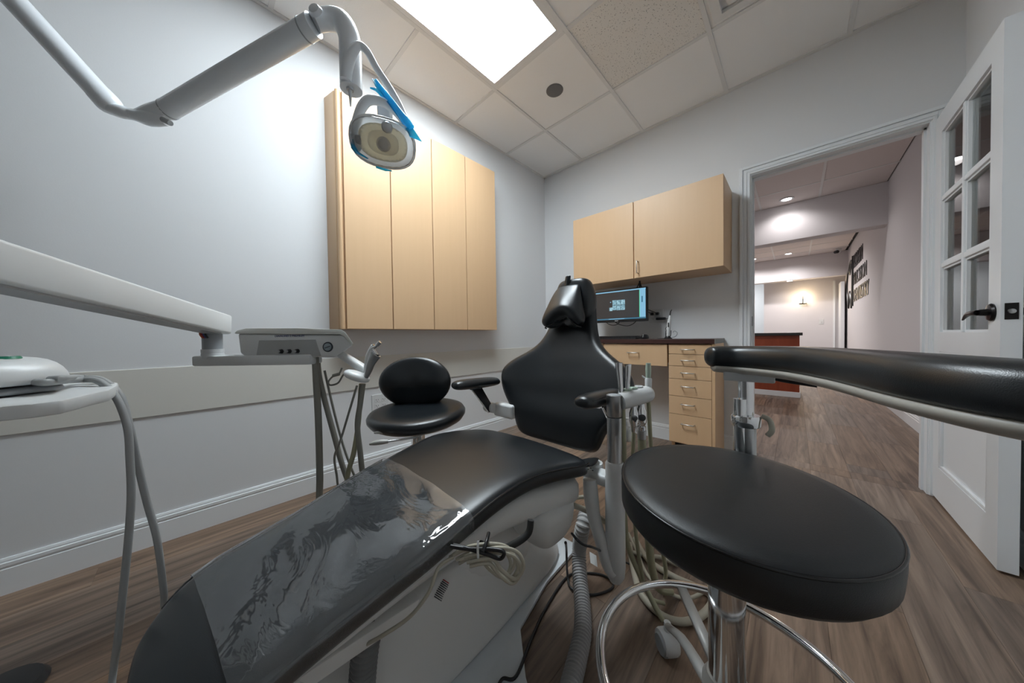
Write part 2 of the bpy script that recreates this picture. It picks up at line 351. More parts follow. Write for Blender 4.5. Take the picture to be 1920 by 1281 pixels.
fl = struct(box('floor', HX0-0.2, 1.0, YR-0.1, HY1+2.2, -0.06, -0.0045, M_DARK))
def planks(x0, x1, y0, y1, wd=0.18, ln=1.22):
    nx0 = math.floor((x0-XL)/wd)
    x = XL+nx0*wd; r = nx0
    while x < x1-0.001:
        off = (r*0.457) % ln; y = y0-off
        while y < y1-0.001:
            a, b, c, d = max(x, x0)+0.0002, min(x+wd, x1)-0.0002, max(y, y0)+0.0002, min(y+ln, y1)-0.0002
            if b-a > 0.01 and d-c > 0.01:
                bm = bmesh.new(); e = 0.0006
                lo = [bm.verts.new(p) for p in ((a, c, -0.004), (b, c, -0.004), (b, d, -0.004), (a, d, -0.004))]
                mi = [bm.verts.new((v.co.x, v.co.y, -0.0006)) for v in lo]
                hi = [bm.verts.new(p) for p in ((a+e, c+e, 0), (b-e, c+e, 0), (b-e, d-e, 0), (a+e, d-e, 0))]
                bm.faces.new(hi)
                for A, B in ((lo, mi), (mi, hi)):
                    for k in range(4): bm.faces.new((A[k], A[(k+1) % 4], B[(k+1) % 4], B[k]))
                bm_obj('plank', bm, M_FLOOR, fl)
            y += ln
        x += wd; r += 1
planks(XL, XR, YR, YB); planks(DX0, DX1, YB, YH); planks(-1.4, HX1, YH, 8.9)
box('far_planking', HX0, HX1, 8.9, HY1+2.1, -0.004, 0, M_FLOOR, fl)
box('side_planking', HX0, -1.4, YH, 8.9, -0.004, 0, M_FLOOR, fl)

ce = struct(box('ceiling', XL-0.1, XR+0.1, YR-0.1, YB+0.05, ZC+0.02, ZC+0.12, M_DARK))
def tile_at(i0, x0, x1, y0, y1, m, par, z=ZC):
    b = 0.012
    bm = box_bm(x0+b, x1-b, y0+b, y1-b, z+0.002, z+0.016)
    return bm_obj('ceiling_tile', bm, m, par)
xs = [XL]+[GX+k*G for k in range(0, 4)]+[XR]
ys = [YR]+[GY+k*G for k in range(-4, 3)]
for a in range(len(xs)-1):
    for b in range(len(ys)-1):
        if a == 1 and ys[b] > 0.3 and ys[b+1] < 1.6: continue
        o = tile_at(0, xs[a], xs[a+1], ys[b], ys[b+1], M_SPECK if (a == 2 and abs(ys[b]-GY) < 0.01) else M_TILE, ce)
        if a == 2 and abs(ys[b]-GY) < 0.01: o['label'] = 'ceiling tile with a coarse speckled face'
for x in xs[1:-1]: box('grid_bar', x-0.012, x+0.012, YR, YB, ZC-0.004, ZC+0.012, M_GRID, ce, bev=0.001, seg=1)
for y in ys[1:]:
    for a in range(len(xs)-1):
        if a == 1 and abs(y-(GY-G)) < 0.01: continue
        box('grid_bar', xs[a]+(0.012 if a else 0), xs[a+1]-(0.012 if a < len(xs)-2 else 0), y-0.012, y+0.012, ZC-0.004, ZC+0.012, M_GRID, ce, bev=0.001, seg=1)
for nm, q in (('wall_angle', (XL, XL+0.018, YR, YB)), ('wall_angle', (XR-0.018, XR, YR, YB)), ('wall_angle', (XL, XR, YB-0.018, YB))):
    box(nm, *q, ZC-0.005, ZC+0.004, M_GRID, ce)
t = thing('ceiling_light', 'large rectangular lit ceiling panel with bright bluish-white diffuser in the treatment room', 'light', (GX+G/2, GY-G, ZC))
fb = bmesh.new(); x0, x1, y0, y1 = GX+0.012, GX+G-0.012, GY-2*G+0.012, GY-0.012; e = 0.03
for q in ((x0, x0+e, y0, y1), (x1-e, x1, y0, y1), (x0+e, x1-e, y0, y0+e), (x0+e, x1-e, y1-e, y1)): box_bm(*q, ZC-0.003, ZC+0.015, bm=fb)
bm_obj('frame', fb, M_GRID, t)
box('diffuser', x0+e, x1-e, y0+e, y1-e, ZC+0.003, ZC+0.008, M_GLOW, t)
ld = bpy.data.lights.new('troffer_lamp', 'AREA'); ld.shape = 'RECTANGLE'; ld.size = x1-x0-2*e-0.01; ld.size_y = y1-y0-2*e-0.01; ld.energy = TROFFER_W; ld.spread = R(170); ld.color = (0.84, 0.94, 1.0)
lo = bpy.data.objects.new('troffer_lamp', ld); COL.objects.link(lo); lo.parent = t; lo.location = (0, 0, 0.001)
tag(lathe('ceiling_speaker', [(0.0, -0.004), (0.05, -0.0035), (0.0585, -0.003), (0.062, 0.0), (0.062, 0.004)], (-1.285, 1.85, ZC), M_SPK), 'round grey speaker grille set in a ceiling tile', 'speaker')
t = thing('ceiling_vent', 'square white air vent with raised frame set in the ceiling near the top edge', 'vent', (-0.07, GY+G/2-0.62, ZC))
vx, vy = GX+2.5*G, GY+0.5*G-0.02
for k, s in enumerate((0.27, 0.20, 0.13)):
    bm = bmesh.new(); s2 = s-0.04
    for q in ((vx-s, vx-s2, vy-s, vy+s), (vx+s2, vx+s, vy-s, vy+s), (vx-s2, vx+s2, vy-s, vy-s2), (vx-s2, vx+s2, vy+s2, vy+s)): box_bm(*q, ZC-0.022-0.005*k, ZC-0.002, bm=bm)
    bm_obj('vent_ring', bm, M_GRID, t)
box('vent_core', vx-0.07, vx+0.07, vy-0.07, vy+0.07, ZC-0.035, ZC-0.002, M_GRID, t, bev=0.004)

# hall ceiling
hc = struct(box('ceiling_hall', HX0-0.1, HX1+0.14, YH, HY1+2.2, ZC+0.02, ZC+0.12, M_DARK))
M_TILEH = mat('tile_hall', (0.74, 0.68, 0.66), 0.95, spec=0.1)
hxs = [HX0, -1.585, -0.975, -0.366, 0.233, HX1]; hys = [YH]+[4.57+0.61*k for k in range(-2, 10)]+[HY1]
for a in range(len(hxs)-1):
    for b in range(len(hys)-1):
        bm_obj('ceiling_tile', box_bm(hxs[a]+0.01, hxs[a+1]-0.01, hys[b]+0.01, hys[b+1]-0.01, ZC+0.002, ZC+0.016), M_TILEH, hc)
for x in hxs[1:-1]: box('grid_bar', x-0.012, x+0.012, YH, HY1, ZC-0.003, ZC+0.012, M_GRID, hc)
for y in hys[1:-1]: box('grid_bar', HX0, HX1, y-0.012, y+0.012, ZC-0.002, ZC+0.012, M_GRID, hc)
box('ceiling_tile', HX0, HX1, HY1+0.1, HY1+2.1, ZC+0.002, ZC+0.016, M_TILEH, hc)
HL = [(-0.086, 5.52, ZC, 'recessed round hall light just in front of the first beam'), (-0.077, 8.12, ZC, 'recessed round hall light nearer of the two beyond the first beam'),
      (-0.115, 9.35, ZC, 'recessed round hall light farther of the two beyond the first beam'), (-0.746, 9.37, ZC, 'recessed round hall light beside the door frame, left of the pair'),
      (-0.10, 9.99, 2.17, 'recessed round light in the underside of the far hall beam')]
for (x, y, z, lb) in HL:
    t = thing('recessed_light', lb, 'light', (x, y, z), group='recessed lights in the hall')
    lathe('trim_ring', [(0.052, 0.0), (0.052, -0.003), (0.072, -0.004), (0.075, 0.0)], (x, y, z-0.003), M_WHITE, t)
    lathe('lens', [(0.0, -0.002), (0.05, -0.002), (0.052, 0.0)], (x, y, z-0.0035), M_DLG, t)
    ld = bpy.data.lights.new('downlight_lamp', 'SPOT'); ld.energy = HALL_W; ld.spot_size = R(150); ld.spot_blend = 0.7; ld.shadow_soft_size = 0.05; ld.color = (1, 0.96, 0.95)
    lo = bpy.data.objects.new('downlight_lamp', ld); COL.objects.link(lo); lo.parent = t; lo.location = (0, 0, -0.02)
    if y < 6: ld.energy = HALL_W*0.3
    if z < 2.5: ld.energy = HALL_W*0.25
for (x, y, q_) in ((-1.6, 4.2, 'before the desk'), (-1.6, 7.4, 'behind the desk'), (-1.6, 11.5, 'in the far left room')):  # added fill lights, never in view, that brighten the hall overall
    t = thing('recessed_light', 'added fill light in the hall ceiling, out of sight on the left, '+q_, 'light', (x, y, ZC), group='recessed lights in the hall')
    lathe('lens', [(0.0, -0.002), (0.05, -0.002), (0.052, 0.0)], (x, y, ZC-0.0035), M_DLG, t)
    ld = bpy.data.lights.new('downlight_lamp', 'SPOT'); ld.energy = HALL_W*1.6; ld.spot_size = R(160); ld.spot_blend = 0.7; ld.shadow_soft_size = 0.05
    lo = bpy.data.objects.new('downlight_lamp', ld); COL.objects.link(lo); lo.parent = t; lo.location = (0, 0, -0.02)

# baseboards, beige rail, casings
def basebd(name, poly_dir, a, b, fixed, sgn, m=M_WHITE, h=0.13):
    """baseboard along axis 'x' or 'y' from a to b, wall face at fixed, sgn = direction into the room"""
    prof = [(0, 0), (0.014, 0), (0.014, h-0.038), (0.011, h-0.036), (0.011, h-0.030), (0.0135, h-0.028), (0.0135, h-0.016), (0.009, h-0.014), (0.009, h-0.008), (0.006, h), (0, h)]
    if poly_dir == 'y': bm = prism_bm(prof, (fixed, a, 0), (sgn, 0, 0), (0, 0, 1), (0, 1, 0), b-a)
    else: bm = prism_bm(prof, (a, fixed, 0), (0, sgn, 0), (0, 0, 1), (1, 0, 0), b-a)
    return struct(bm_obj(name, bm, m))
basebd('baseboard_left', 'y', YR, YB, XL, 1); basebd('baseboard_back', 'x', XL, DX0-0.067, YB, -1)
basebd('baseboard_right', 'y', YR, YB, XR, -1); basebd('baseboard_rear', 'x', XL, XR, YR, 1)
basebd('baseboard_hall_right', 'y', YH, 6.3, HX1, -1); basebd('baseboard_hall_sign_side', 'y', 6.3, HY1, HX1+0.035, -1); basebd('baseboard_hall_far', 'x', -0.6, 0.6, HY1, -1)
tr = struct(box('trim_3', XL, XL+0.006, YR, YB, 0.575, 0.79, M_RAIL, bev=0.002))
box('trim_4', XL-0.0, XL+0.0065, YB-0.0066, YB, 0.575, 0.79, M_RAIL)['kind'] = 'structure'
# door casing (stepped profile), jamb and stop
def casing(name, x0, x1, z1, y, sg):
    bm = bmesh.new()
    for (a, b, d) in ((0.0, 0.068, 0.010), (0.004, 0.018, 0.017), (0.022, 0.040, 0.014), (0.046, 0.064, 0.020)):
        ya, yb = sorted((y, y+sg*d))
        box_bm(x0-b, x0-a, ya, yb, 0, z1+b, bev=0.0015, seg=1, bm=bm); box_bm(x1+a, x1+b, ya, yb, 0, z1+b, bev=0.0015, seg=1, bm=bm)
        box_bm(x0-a, x1+a, ya, yb, z1+a, z1+b, bev=0.0015, seg=1, bm=bm)
    return struct(bm_obj(name, bm, M_WHITE))
casing('trim_5', DX0, DX1, DZ, YB, -1); casing('trim_6', DX0, DX1, DZ, YH, 1)
jm = bmesh.new(); jt = 0.004
box_bm(DX0-0.001, DX0+jt, YB-0.004, YH+0.004, 0, DZ, bm=jm); box_bm(DX1-jt, DX1+0.001, YB-0.004, YH+0.004, 0, DZ, bm=jm); box_bm(DX0+jt, DX1-jt, YB-0.004, YH+0.004, DZ-jt, DZ+0.001, bm=jm)
box_bm(DX0+jt, DX0+jt+0.010, YB+0.05, YB+0.085, 0, DZ-jt, bm=jm); box_bm(DX1-jt-0.010, DX1-jt, YB+0.05, YB+0.085, 0, DZ-jt, bm=jm); box_bm(DX0+jt, DX1-jt, YB+0.05, YB+0.085, DZ-jt-0.010, DZ-jt, bm=jm)
struct(bm_obj('trim_7', jm, M_WHITE))
tag(box('strike_plate', DX0+jt, DX0+jt+0.002, YB+0.012, YB+0.04, 0.96, 1.03, M_BRONZE, bev=0.0008), 'small dark strike plate on the left door jamb', 'latch plate')

# door leaf, standing open against the right wall: six panes over a solid panel
LX0, LX1, LY0, LY1, LZ0, LZ1 = 0.548, 0.592, 2.035, 2.765, 0.012, 2.035
dr = struct(thing('door_1', 'white door with six glass panes, open against the right wall', 'door', (0.57, LY1, 0)))
fr = bmesh.new(); gy0, gy1, gz0, gz1 = LY0+0.095, LY1-0.095, 0.90, 1.935; py0, py1, pz0, pz1 = gy0, gy1, 0.185, 0.80
for q in ((LY0, gy0, LZ0, LZ1), (gy1, LY1, LZ0, LZ1), (gy0, gy1, gz1, LZ1), (gy0, gy1, pz1, gz0), (gy0, gy1, LZ0, pz0)): box_bm(LX0, LX1, *q, bev=0.0, bm=fr)
bm_obj('door_frame', fr, M_WHITE, dr)
box('door_panel', LX0+0.012, LX1-0.012, py0, py1, pz0, pz1, M_WHITE, dr)
for sx, (a, b) in ((LX0, (0.002, 0.013)), (LX1, (-0.013, -0.002))):
    bm = bmesh.new(); e = 0.016
    for q in ((py0, py0+e, pz0, pz1), (py1-e, py1, pz0, pz1), (py0+e, py1-e, pz0, pz0+e), (py0+e, py1-e, pz1-e, pz1)): box_bm(sx+a, sx+b, *q, bev=0.003, bm=bm)
    bm_obj('panel_moulding', bm, M_WHITE, dr, smooth=True, auto=35)
mw = 0.024; gym = (gy0+gy1)/2; cz = [gz0+(gz1-gz0)*k/3 for k in range(4)]
box('muntin', LX0+0.002, LX1-0.002, gym-mw/2, gym+mw/2, gz0, gz1, M_WHITE, dr, bev=0.003)
for k in (1, 2):
    for (a, b) in ((gy0, gym-mw/2), (gym+mw/2, gy1)): box('muntin', LX0+0.002, LX1-0.002, a, b, cz[k]-mw/2, cz[k]+mw/2, M_WHITE, dr, bev=0.003)
for k in range(3):
    for (a, b) in ((gy0, gym-mw/2), (gym+mw/2, gy1)):
        za, zb = cz[k]+(mw/2 if k else 0), cz[k+1]-(mw/2 if k < 2 else 0)
        bm = bmesh.new(); e = 0.010
        for q in ((a, a+e, za, zb), (b-e, b, za, zb), (a+e, b-e, za, za+e), (a+e, b-e, zb-e, zb)): box_bm(LX0+0.009, LX1-0.009, *q, bm=bm)
        bm_obj('glazing_bead', bm, M_WHITE, dr)
        box('pane', (LX0+LX1)/2-0.002, (LX0+LX1)/2+0.002, a+0.001, b-0.001, za+0.001, zb-0.001, M_GLASS, dr)
hy, hz_ = LY0+0.06, 0.975
for sx, s in ((LX0, -1), (LX1, 1)):
    hb = lathe_bm([(0.0, 0), (0.032, 0), (0.034, 0.004), (0.030, 0.010), (0.014, 0.013), (0.012, 0.030), (0.0, 0.030)], (sx, hy, hz_), (s, 0, 0))
    if s == -1: tube_bm([(sx-0.032, hy, hz_), (sx-0.036, hy+0.02, hz_), (sx-0.036, hy+0.07, hz_-0.002), (sx-0.036, hy+0.10, hz_-0.012), (sx-0.036, hy+0.125, hz_-0.024)], [0.011, 0.010, 0.009, 0.006, 0.003], bm=hb)
    else: tube_bm([(sx+0.028, hy, hz_), (sx+0.030, hy+0.02, hz_), (sx+0.030, hy+0.09, hz_-0.006)], [0.009, 0.009, 0.006], bm=hb)
    bm_obj('door_handle', hb, M_BRONZE, dr, smooth=True, auto=40)
box('latch_plate', LX0+0.008, LX1-0.008, LY0-0.002, LY0+0.002, hz_-0.030, hz_+0.030, M_BRONZE, dr, bev=0.001)
lathe('latch_bolt', [(0.0, 0.008), (0.008, 0.006), (0.010, 0.0)], (0.57, LY0, hz_), M_STEEL, dr, axis=(0, -1, 0))
for z in (0.25, 1.05, 1.80):
    tube('hinge', [(LX0+0.002, LY1+0.004, z-0.045), (LX0+0.002, LY1+0.004, z+0.045)], 0.006, M_BRONZE, dr)

# ------------------------------------------------------------------ hall things
t = thing('reception_desk', 'cherry-red wooden reception desk with dark counter top in the hall', 'desk', (-0.9, 6.0, 0))
box('desk_front', -1.9, 0.045, 5.72, 5.76, 0.075, 0.865, M_CHERRY, t, bev=0.002)
box('desk_end', 0.005, 0.045, 5.76, 6.35, 0.075, 0.865, M_CHERRY, t, bev=0.002)
box('desk_top', -1.93, 0.075, 5.68, 6.40, 0.865, 0.905, mat('desk_top_dark', (0.03, 0.03, 0.03), 0.3), t, bev=0.003)
box('desk_base_trim', -1.9, 0.055, 5.71, 6.35, 0, 0.075, M_WHITE, t, bev=0.003)
# wall sign: tooth outline and three rows of letters
t = thing('wall_sign', 'black raised wall sign with tooth outline and three rows of letters', 'sign', (HX1+0.035, 8.6, 1.9))
SX = HX1+0.030
rows = [('MODERN', 8.98, 7.90, 2.27, 0.30), ('PRECISION', 8.98, 7.50, 1.93, 0.27), ('DENTISTRY', 8.98, 7.28, 1.60, 0.27)]
for (txt, ya, yb, z, hgt) in rows:
    o = text_obj('letters', txt, hgt*1.3, (SX, (ya+yb)/2, z), (0, -1, 0), (0, 0, 1), M_SIGN, t, depth=0.004)
    xsz = [v.co.y for v in o.data.vertices]; wdt = max(xsz)-min(xsz); sc = (ya-yb)/wdt
    for v in o.data.vertices: v.co.y = (ya+yb)/2+(v.co.y-(max(xsz)+min(xsz))/2)*sc
tube('letter_stem', [(SX, 9.06, 2.42), (SX, 9.06, 1.42)], 0.022, M_SIGN, t, seg=6)
TO = [(9.10, 2.24), (9.22, 2.36), (9.45, 2.34), (9.62, 2.22), (9.80, 2.18), (9.92, 2.0), (9.92, 1.75), (9.80, 1.52), (9.68, 1.42), (9.60, 1.60), (9.50, 1.75), (9.38, 1.60), (9.28, 1.40), (9.18, 1.55), (9.12, 1.9)]
tube('tooth_outline', [(SX, a, b) for a, b in TO], 0.020, M_SIGN, t, seg=6, smooth=5, closed=True)
tube('tooth_crease', [(SX, 9.30, 2.30), (SX, 9.48, 2.12), (SX, 9.66, 2.16)], 0.016, M_SIGN, t, seg=6)
# sconce
t = thing('wall_sconce', 'small lit wall sconce with warm glow on the far hall wall', 'light', (0.137, HY1, 1.74))
box('back_plate', 0.07, 0.205, HY1-0.012, HY1, 1.615, 1.64, M_BRONZE, t, bev=0.002)
for x in (0.10, 0.175): box('glass_shade', x-0.025, x+0.025, HY1-0.09, HY1-0.012, 1.64, 1.85, M_WARM, t, bev=0.004)
box('centre_bar', 0.127, 0.148, HY1-0.10, HY1-0.012, 1.64, 1.80, M_BRONZE, t, bev=0.002)
ld = bpy.data.lights.new('sconce_lamp', 'POINT'); ld.energy = 1.2; ld.color = (1, 0.75, 0.45); ld.shadow_soft_size = 0.05
lo = bpy.data.objects.new('sconce_lamp', ld); COL.objects.link(lo); lo.parent = t; lo.location = (0, -0.16, 0.05)
t = thing('security_camera', 'small white dome security camera at the hall ceiling corner', 'camera', (0.66, 9.7, ZC))
lathe('camera_body', [(0.0, -0.10), (0.03, -0.09), (0.045, -0.05), (0.05, 0.0)], (0.68, 9.6, ZC-0.002), M_PLAS, t)
lathe('camera_lens', [(0.0, 0.06), (0.03, 0.055), (0.035, 0.0)], (0.66, 9.57, ZC-0.07), M_BLACK, t, axis=(-0.6, -0.7, -0.2))
t = thing('light_switch', 'white switch plate on the far hall wall', 'switch', (0.46, HY1, 1.16))
box('switch_plate', 0.42, 0.50, HY1-0.006, HY1, 1.10, 1.22, M_PLAS, t, bev=0.002)
box('toggle', 0.455, 0.465, HY1-0.016, HY1-0.006, 1.15, 1.175, M_PLAS, t)
dh = struct(thing('door_2', 'white framed door at the far right end of the hall', 'door', (0.75, HY1-0.02, 0)))
box('door_casing', 0.655, 0.69, HY1-0.03, HY1, 0, 2.12, M_WHITE, dh, bev=0.003)
box('door_slab', 0.74, 0.80, HY1-0.5, HY1-0.02, 0.01, 2.03, M_WHITE, dh, bev=0.003)
t = thing('far_room_light', 'bright square ceiling light in the room at the far left end of the hall', 'light', (-1.1, 11.6, ZC))
box('panel', -1.5, -0.9, 11.2, 11.8, ZC-0.004, ZC+0.001, mat('far_panel', (1, 1, 1), 0.5, emit=(0.95, 1, 1), estr=5), t)
struct(box('trim_8', HX0, -0.606, 10.15, 10.3, 2.35, ZC, mat('bright_wall', (0.7, 0.72, 0.74), 0.8)))

# ------------------------------------------------------------------ wall cabinet on the left wall
CF = XL+0.12
t = thing('wall_cabinet', 'tall pale maple wall cabinet with four narrow doors on the left wall', 'cabinet', (XL, 1.2, 0.97))
z0, z1 = 0.968, 2.378
prism('cabinet_body', [(XL+0.001, 0.566), (CF-0.02, 0.588), (CF-0.002, 0.62), (CF-0.002, 1.862), (XL+0.001, 1.862)], (0, 0, z0), (1, 0, 0), (0, 1, 0), (0, 0, 1), z1-z0, M_MAPLE, t, bev=0.001)
ed = [(0.622, 0.905), (0.909, 1.219), (1.223, 1.529), (1.533, 1.862)]
tube('corner_post', [(CF-0.004, 0.605, z0), (CF-0.004, 0.605, z1)], 0.0155, M_MAPLE, t, seg=16)
for a, b in ed: box('cabinet_door', CF-0.001, CF+0.017, a+0.0012, b-0.0012, z0+0.001, z1-0.001, M_MAPLE, t, bev=0.0012)

# ------------------------------------------------------------------ overhead cabinet on the back wall
UY = 2.42
t = thing('overhead_cabinet', 'pale maple two-door cabinet hung on the back wall above the computer', 'cabinet', (-0.92, YB, 1.36))
box('cabinet_body', -1.493, -0.345, UY+0.018, YB-0.001, 1.362, 1.966, M_MAPLE, t, bev=0.001)
for a, b in ((-1.493, -0.941), (-0.937, -0.345)):
    d = box('cabinet_door', a+0.001, b-0.001, UY, UY+0.018, 1.360, 1.968, M_MAPLE, t, bev=0.0015)
    if a > -1: tube('handle', [(-0.905, UY, 1.395), (-0.905, UY-0.028, 1.395), (-0.905, UY-0.03, 1.40), (-0.905, UY-0.03, 1.485), (-0.905, UY-0.028, 1.49), (-0.905, UY, 1.49)], 0.0042, M_NICKEL, d, seg=8, smooth=0)

# ------------------------------------------------------------------ desk with drawers
DY = 2.415
t = thing('desk_cabinet', 'pale maple desk with six drawers on the right and one wide drawer beside the kneehole', 'desk', (-0.9, YB, 0))
box('side_panel', -0.412, -0.393, DY-0.002, YB-0.015, 0, 0.838, M_MAPLE, t, bev=0.001)
box('cabinet_body', -0.682, -0.412, DY+0.02, YB-0.015, 0.105, 0.836, M_MAPLE, t)
box('toe_kick', -0.672, -0.414, DY+0.07, YB-0.02, 0, 0.105, M_DARK, t)
box('left_panel', -1.5, -1.48, DY, YB-0.015, 0, 0.836, M_MAPLE, t, bev=0.001)
tube('levelling_foot', [(-0.665, DY+0.04, 0), (-0.665, DY+0.04, 0.105)], 0.012, M_MAPLE, t)
zs = [0.832, 0.762, 0.675, 0.582, 0.455, 0.322, 0.112]
for k in range(6):
    d = box('drawer', -0.683, -0.414, DY, DY+0.02, zs[k+1]+0.0015, zs[k]-0.0015, M_MAPLE, t, bev=0.001)
    zz = (zs[k]+zs[k+1])/2+(0.012 if k > 2 else 0.0)+(0.03 if k == 5 else 0); a, b = -0.597, -0.517
    tube('handle', [(a, DY, zz), (a, DY-0.026, zz), (a+0.003, DY-0.029, zz), (b-0.003, DY-0.029, zz), (b, DY-0.026, zz), (b, DY, zz)], 0.004, M_NICKEL, d, seg=8, smooth=0)
d = box('drawer', -1.20, -0.695, DY+0.002, DY+0.022, 0.668, 0.832, M_MAPLE, t, bev=0.001)
box('drawer_box', -1.19, -0.705, DY+0.022, YB-0.03, 0.69, 0.82, M_MAPLE, t)
a, b = -0.985, -0.905; zz = 0.765
tube('handle', [(a, DY, zz), (a, DY-0.026, zz), (a+0.003, DY-0.029, zz), (b-0.003, DY-0.029, zz), (b, DY-0.026, zz), (b, DY, zz)], 0.004, M_NICKEL, d, seg=8, smooth=0)
box('apron', -1.48, -1.205, DY+0.01, DY+0.03, 0.72, 0.836, M_MAPLE, t)
t = thing('worktop', 'dark reddish-brown laminate worktop on the maple desk', 'worktop', (-0.9, YB, 0.838))
box('top_slab', -1.505, -0.395, DY-0.012, YB-0.001, 0.839, 0.872, M_DESKTOP, t, bev=0.001)
box('edge_band', -0.395, -0.3915, DY-0.012, YB-0.001, 0.839, 0.872, M_EDGE, t)
WT = 0.8725
# keyboard
t = thing('keyboard', 'black computer keyboard lying on the dark worktop under the monitor', 'keyboard', (-1.14, 2.52, WT))
prism('keyboard_body', [(0, 0), (0.13, 0), (0.13, 0.022), (0.0, 0.010)], (-1.36, 2.455, WT), (0, 1, 0), (0, 0, 1), (1, 0, 0), 0.42, M_BLACK, t, bev=0.002)
kb = bmesh.new()
for r_ in range(5):
    for c_ in range(20):
        y = 2.467+r_*0.022; z = WT+0.0105+(y-2.455)*0.092; x = -1.35+c_*0.0203
        box_bm(x, x+0.017, y, y+0.018, z, z+0.006, bev=0.0, bm=kb)
bm_obj('keys', kb, M_BLACK, t)['kind'] = 'stuff'
t = thing('computer_mouse', 'black computer mouse on the dark worktop right of the keyboard', 'mouse', (-0.885, 2.50, WT))
loft('mouse_shell', [[(-0.885+math.cos(a)*0.031*s, 2.50+math.sin(a)*0.052*s, WT+zz) for a in [2*math.pi*k/14 for k in range(14)]] for (s, zz) in ((0.96, 0.0), (1.0, 0.008), (0.95, 0.020), (0.75, 0.032), (0.4, 0.038))], M_BLACK, t)
tube('scroll_wheel', [(-0.889, 2.468, WT+0.030), (-0.881, 2.468, WT+0.030)], 0.007, M_PLASG, t, seg=10)
# monitor
MY = 2.52
t = thing('computer_monitor', 'black flat monitor showing a dental X-ray, hung under the overhead cabinet', 'monitor', (-1.1, MY, 1.03))
MX0, MX1, MZ0, MZ1 = -1.37, -0.873, 1.020, 1.300
box('monitor_housing', MX0, MX1, MY, MY+0.035, MZ0, MZ1, M_BLACK, t, bev=0.004)
box('screen', MX0+0.007, MX1-0.009, MY-0.0012, MY+0.002, MZ0+0.021, MZ1-0.007, M_SCR, t)
box('screen_title_bar', MX0+0.007, MX1-0.009, MY-0.0018, MY-0.0012, MZ1-0.019, MZ1-0.0095, M_SCRB, t)
box('screen_side_bar', MX1-0.057, MX1-0.011, MY-0.0018, MY-0.0012, MZ0+0.034, MZ1-0.019, M_SCRB, t)
box('screen_side_note', MX1-0.043, MX1-0.032, MY-0.0022, MY-0.0018, MZ0+0.155, MZ0+0.205, M_SCRD, t)
box('screen_side_edge', MX1-0.060, MX1-0.057, MY-0.0018, MY-0.0012, MZ0+0.034, MZ1-0.019, mat('screen_green', (0, 0, 0), 0.4, emit=(0.03, 0.3, 0.12), estr=1), t)
box('screen_task_bar', MX0+0.007, MX1-0.009, MY-0.0018, MY-0.0012, MZ0+0.022, MZ0+0.033, M_SCRD, t)
box('screen_icons', -1.20, -1.06, MY-0.0022, MY-0.0018, MZ0+0.025, MZ0+0.030, M_SCRB, t)
for rr in range(2):
    for c in range(3):
        x = -1.165+c*0.038; z = 1.123+rr*0.045+(0.0 if c else 0.002)
        box('xray_tooth', x, x+0.035, MY-0.0022, MY-0.0014, z, z+0.042, M_XRAY, t, bev=0.0)
box('xray_root', -1.193, -1.166, MY-0.0022, MY-0.0014, 1.120, 1.150, M_XRAY, t)
box('xray_marker', -1.186, -1.178, MY-0.0022, MY-0.0014, 1.192, 1.200, M_SCRB, t)
box('maker_badge', -1.145, -1.115, MY-0.0008, MY, MZ0+0.009, MZ0+0.014, M_PLAS, t)
box('bracket', -1.0, -0.93, MY+0.035, MY+0.075, 1.12, 1.24, M_BLACK, t, bev=0.003)
tube('bracket_arm', [(-0.96, MY+0.05, 1.2), (-0.95, MY+0.055, 1.30), (-0.95, MY+0.055, 1.36)], 0.007, M_BLACK, t, smooth=0)
tube('bracket_brace', [(-0.95, MY+0.055, 1.352), (-0.925, MY+0.03, 1.30)], 0.004, M_BLACK, t, smooth=0)
tube('bracket_brace', [(-0.95, MY+0.055, 1.352), (-0.965, MY+0.03, 1.30)], 0.004, M_BLACK, t, smooth=0)
tag(tube('monitor_cable', [(-1.177, 2.540, 1.057), (-1.160, 2.545, 1.028), (-1.114, 2.550, 0.998), (-1.039, 2.550, 0.986), (-0.982, 2.545, 1.011), (-0.963, 2.540, 1.046)], 0.003, M_BLACK), 'black cable looping below the right side of the monitor', 'cable')
tag(tube('monitor_cable', [(-1.243, 2.530, 1.055), (-1.230, 2.535, 1.021), (-1.180, 2.535, 0.995), (-1.127, 2.535, 1.003), (-1.091, 2.530, 1.047)], 0.003, M_BLACK), 'black cable looping below the left side of the monitor', 'cable')
def outlet(name, x, y, z, gang, axis, label, par=None):
    t = thing(name, label, 'outlet', (x, y, z))
    w_ = 0.058 if gang == 2 else 0.036
    def B(nm, u0, u1, d0, d1, v0, v1, m, bev=0.0):
        if axis == 'x': return box(nm, x+d0, x+d1, y+u0, y+u1, z+v0, z+v1, m, t, bev=bev)
        return box(nm, x+u0, x+u1, y-d1, y-d0, z+v0, z+v1, m, t, bev=bev)
    B('cover_plate', -w_, w_, 0.0, 0.006, -0.058, 0.058, M_PLAS, 0.002)
    for g in ([-0.023, 0.023] if gang == 2 else [0]):
        for s in (-1, 1):
            B('socket', g-0.016, g+0.016, 0.006, 0.0078, s*0.02-0.014, s*0.02+0.014, M_PLAS, 0.0005)
            for (u, h_) in ((-0.0065, 0.009), (0.0065, 0.007)): B('slot', g+u-0.0012, g+u+0.0012, 0.0078, 0.0083, s*0.02-h_/2+0.003, s*0.02+h_/2+0.003, M_DARK)
            B('ground_hole', g-0.002, g+0.002, 0.0078, 0.0083, s*0.02-0.009, s*0.02-0.005, M_DARK)
    return t
outlet('wall_outlet', XL+0.0005, 0.865, 0.465, 2, 'x', 'white wall outlet on the left wall behind the round stool')
outlet('wall_outlet', -0.885, YB, 1.068, 2, 'y', 'white double wall outlet with plugs beside the monitor')
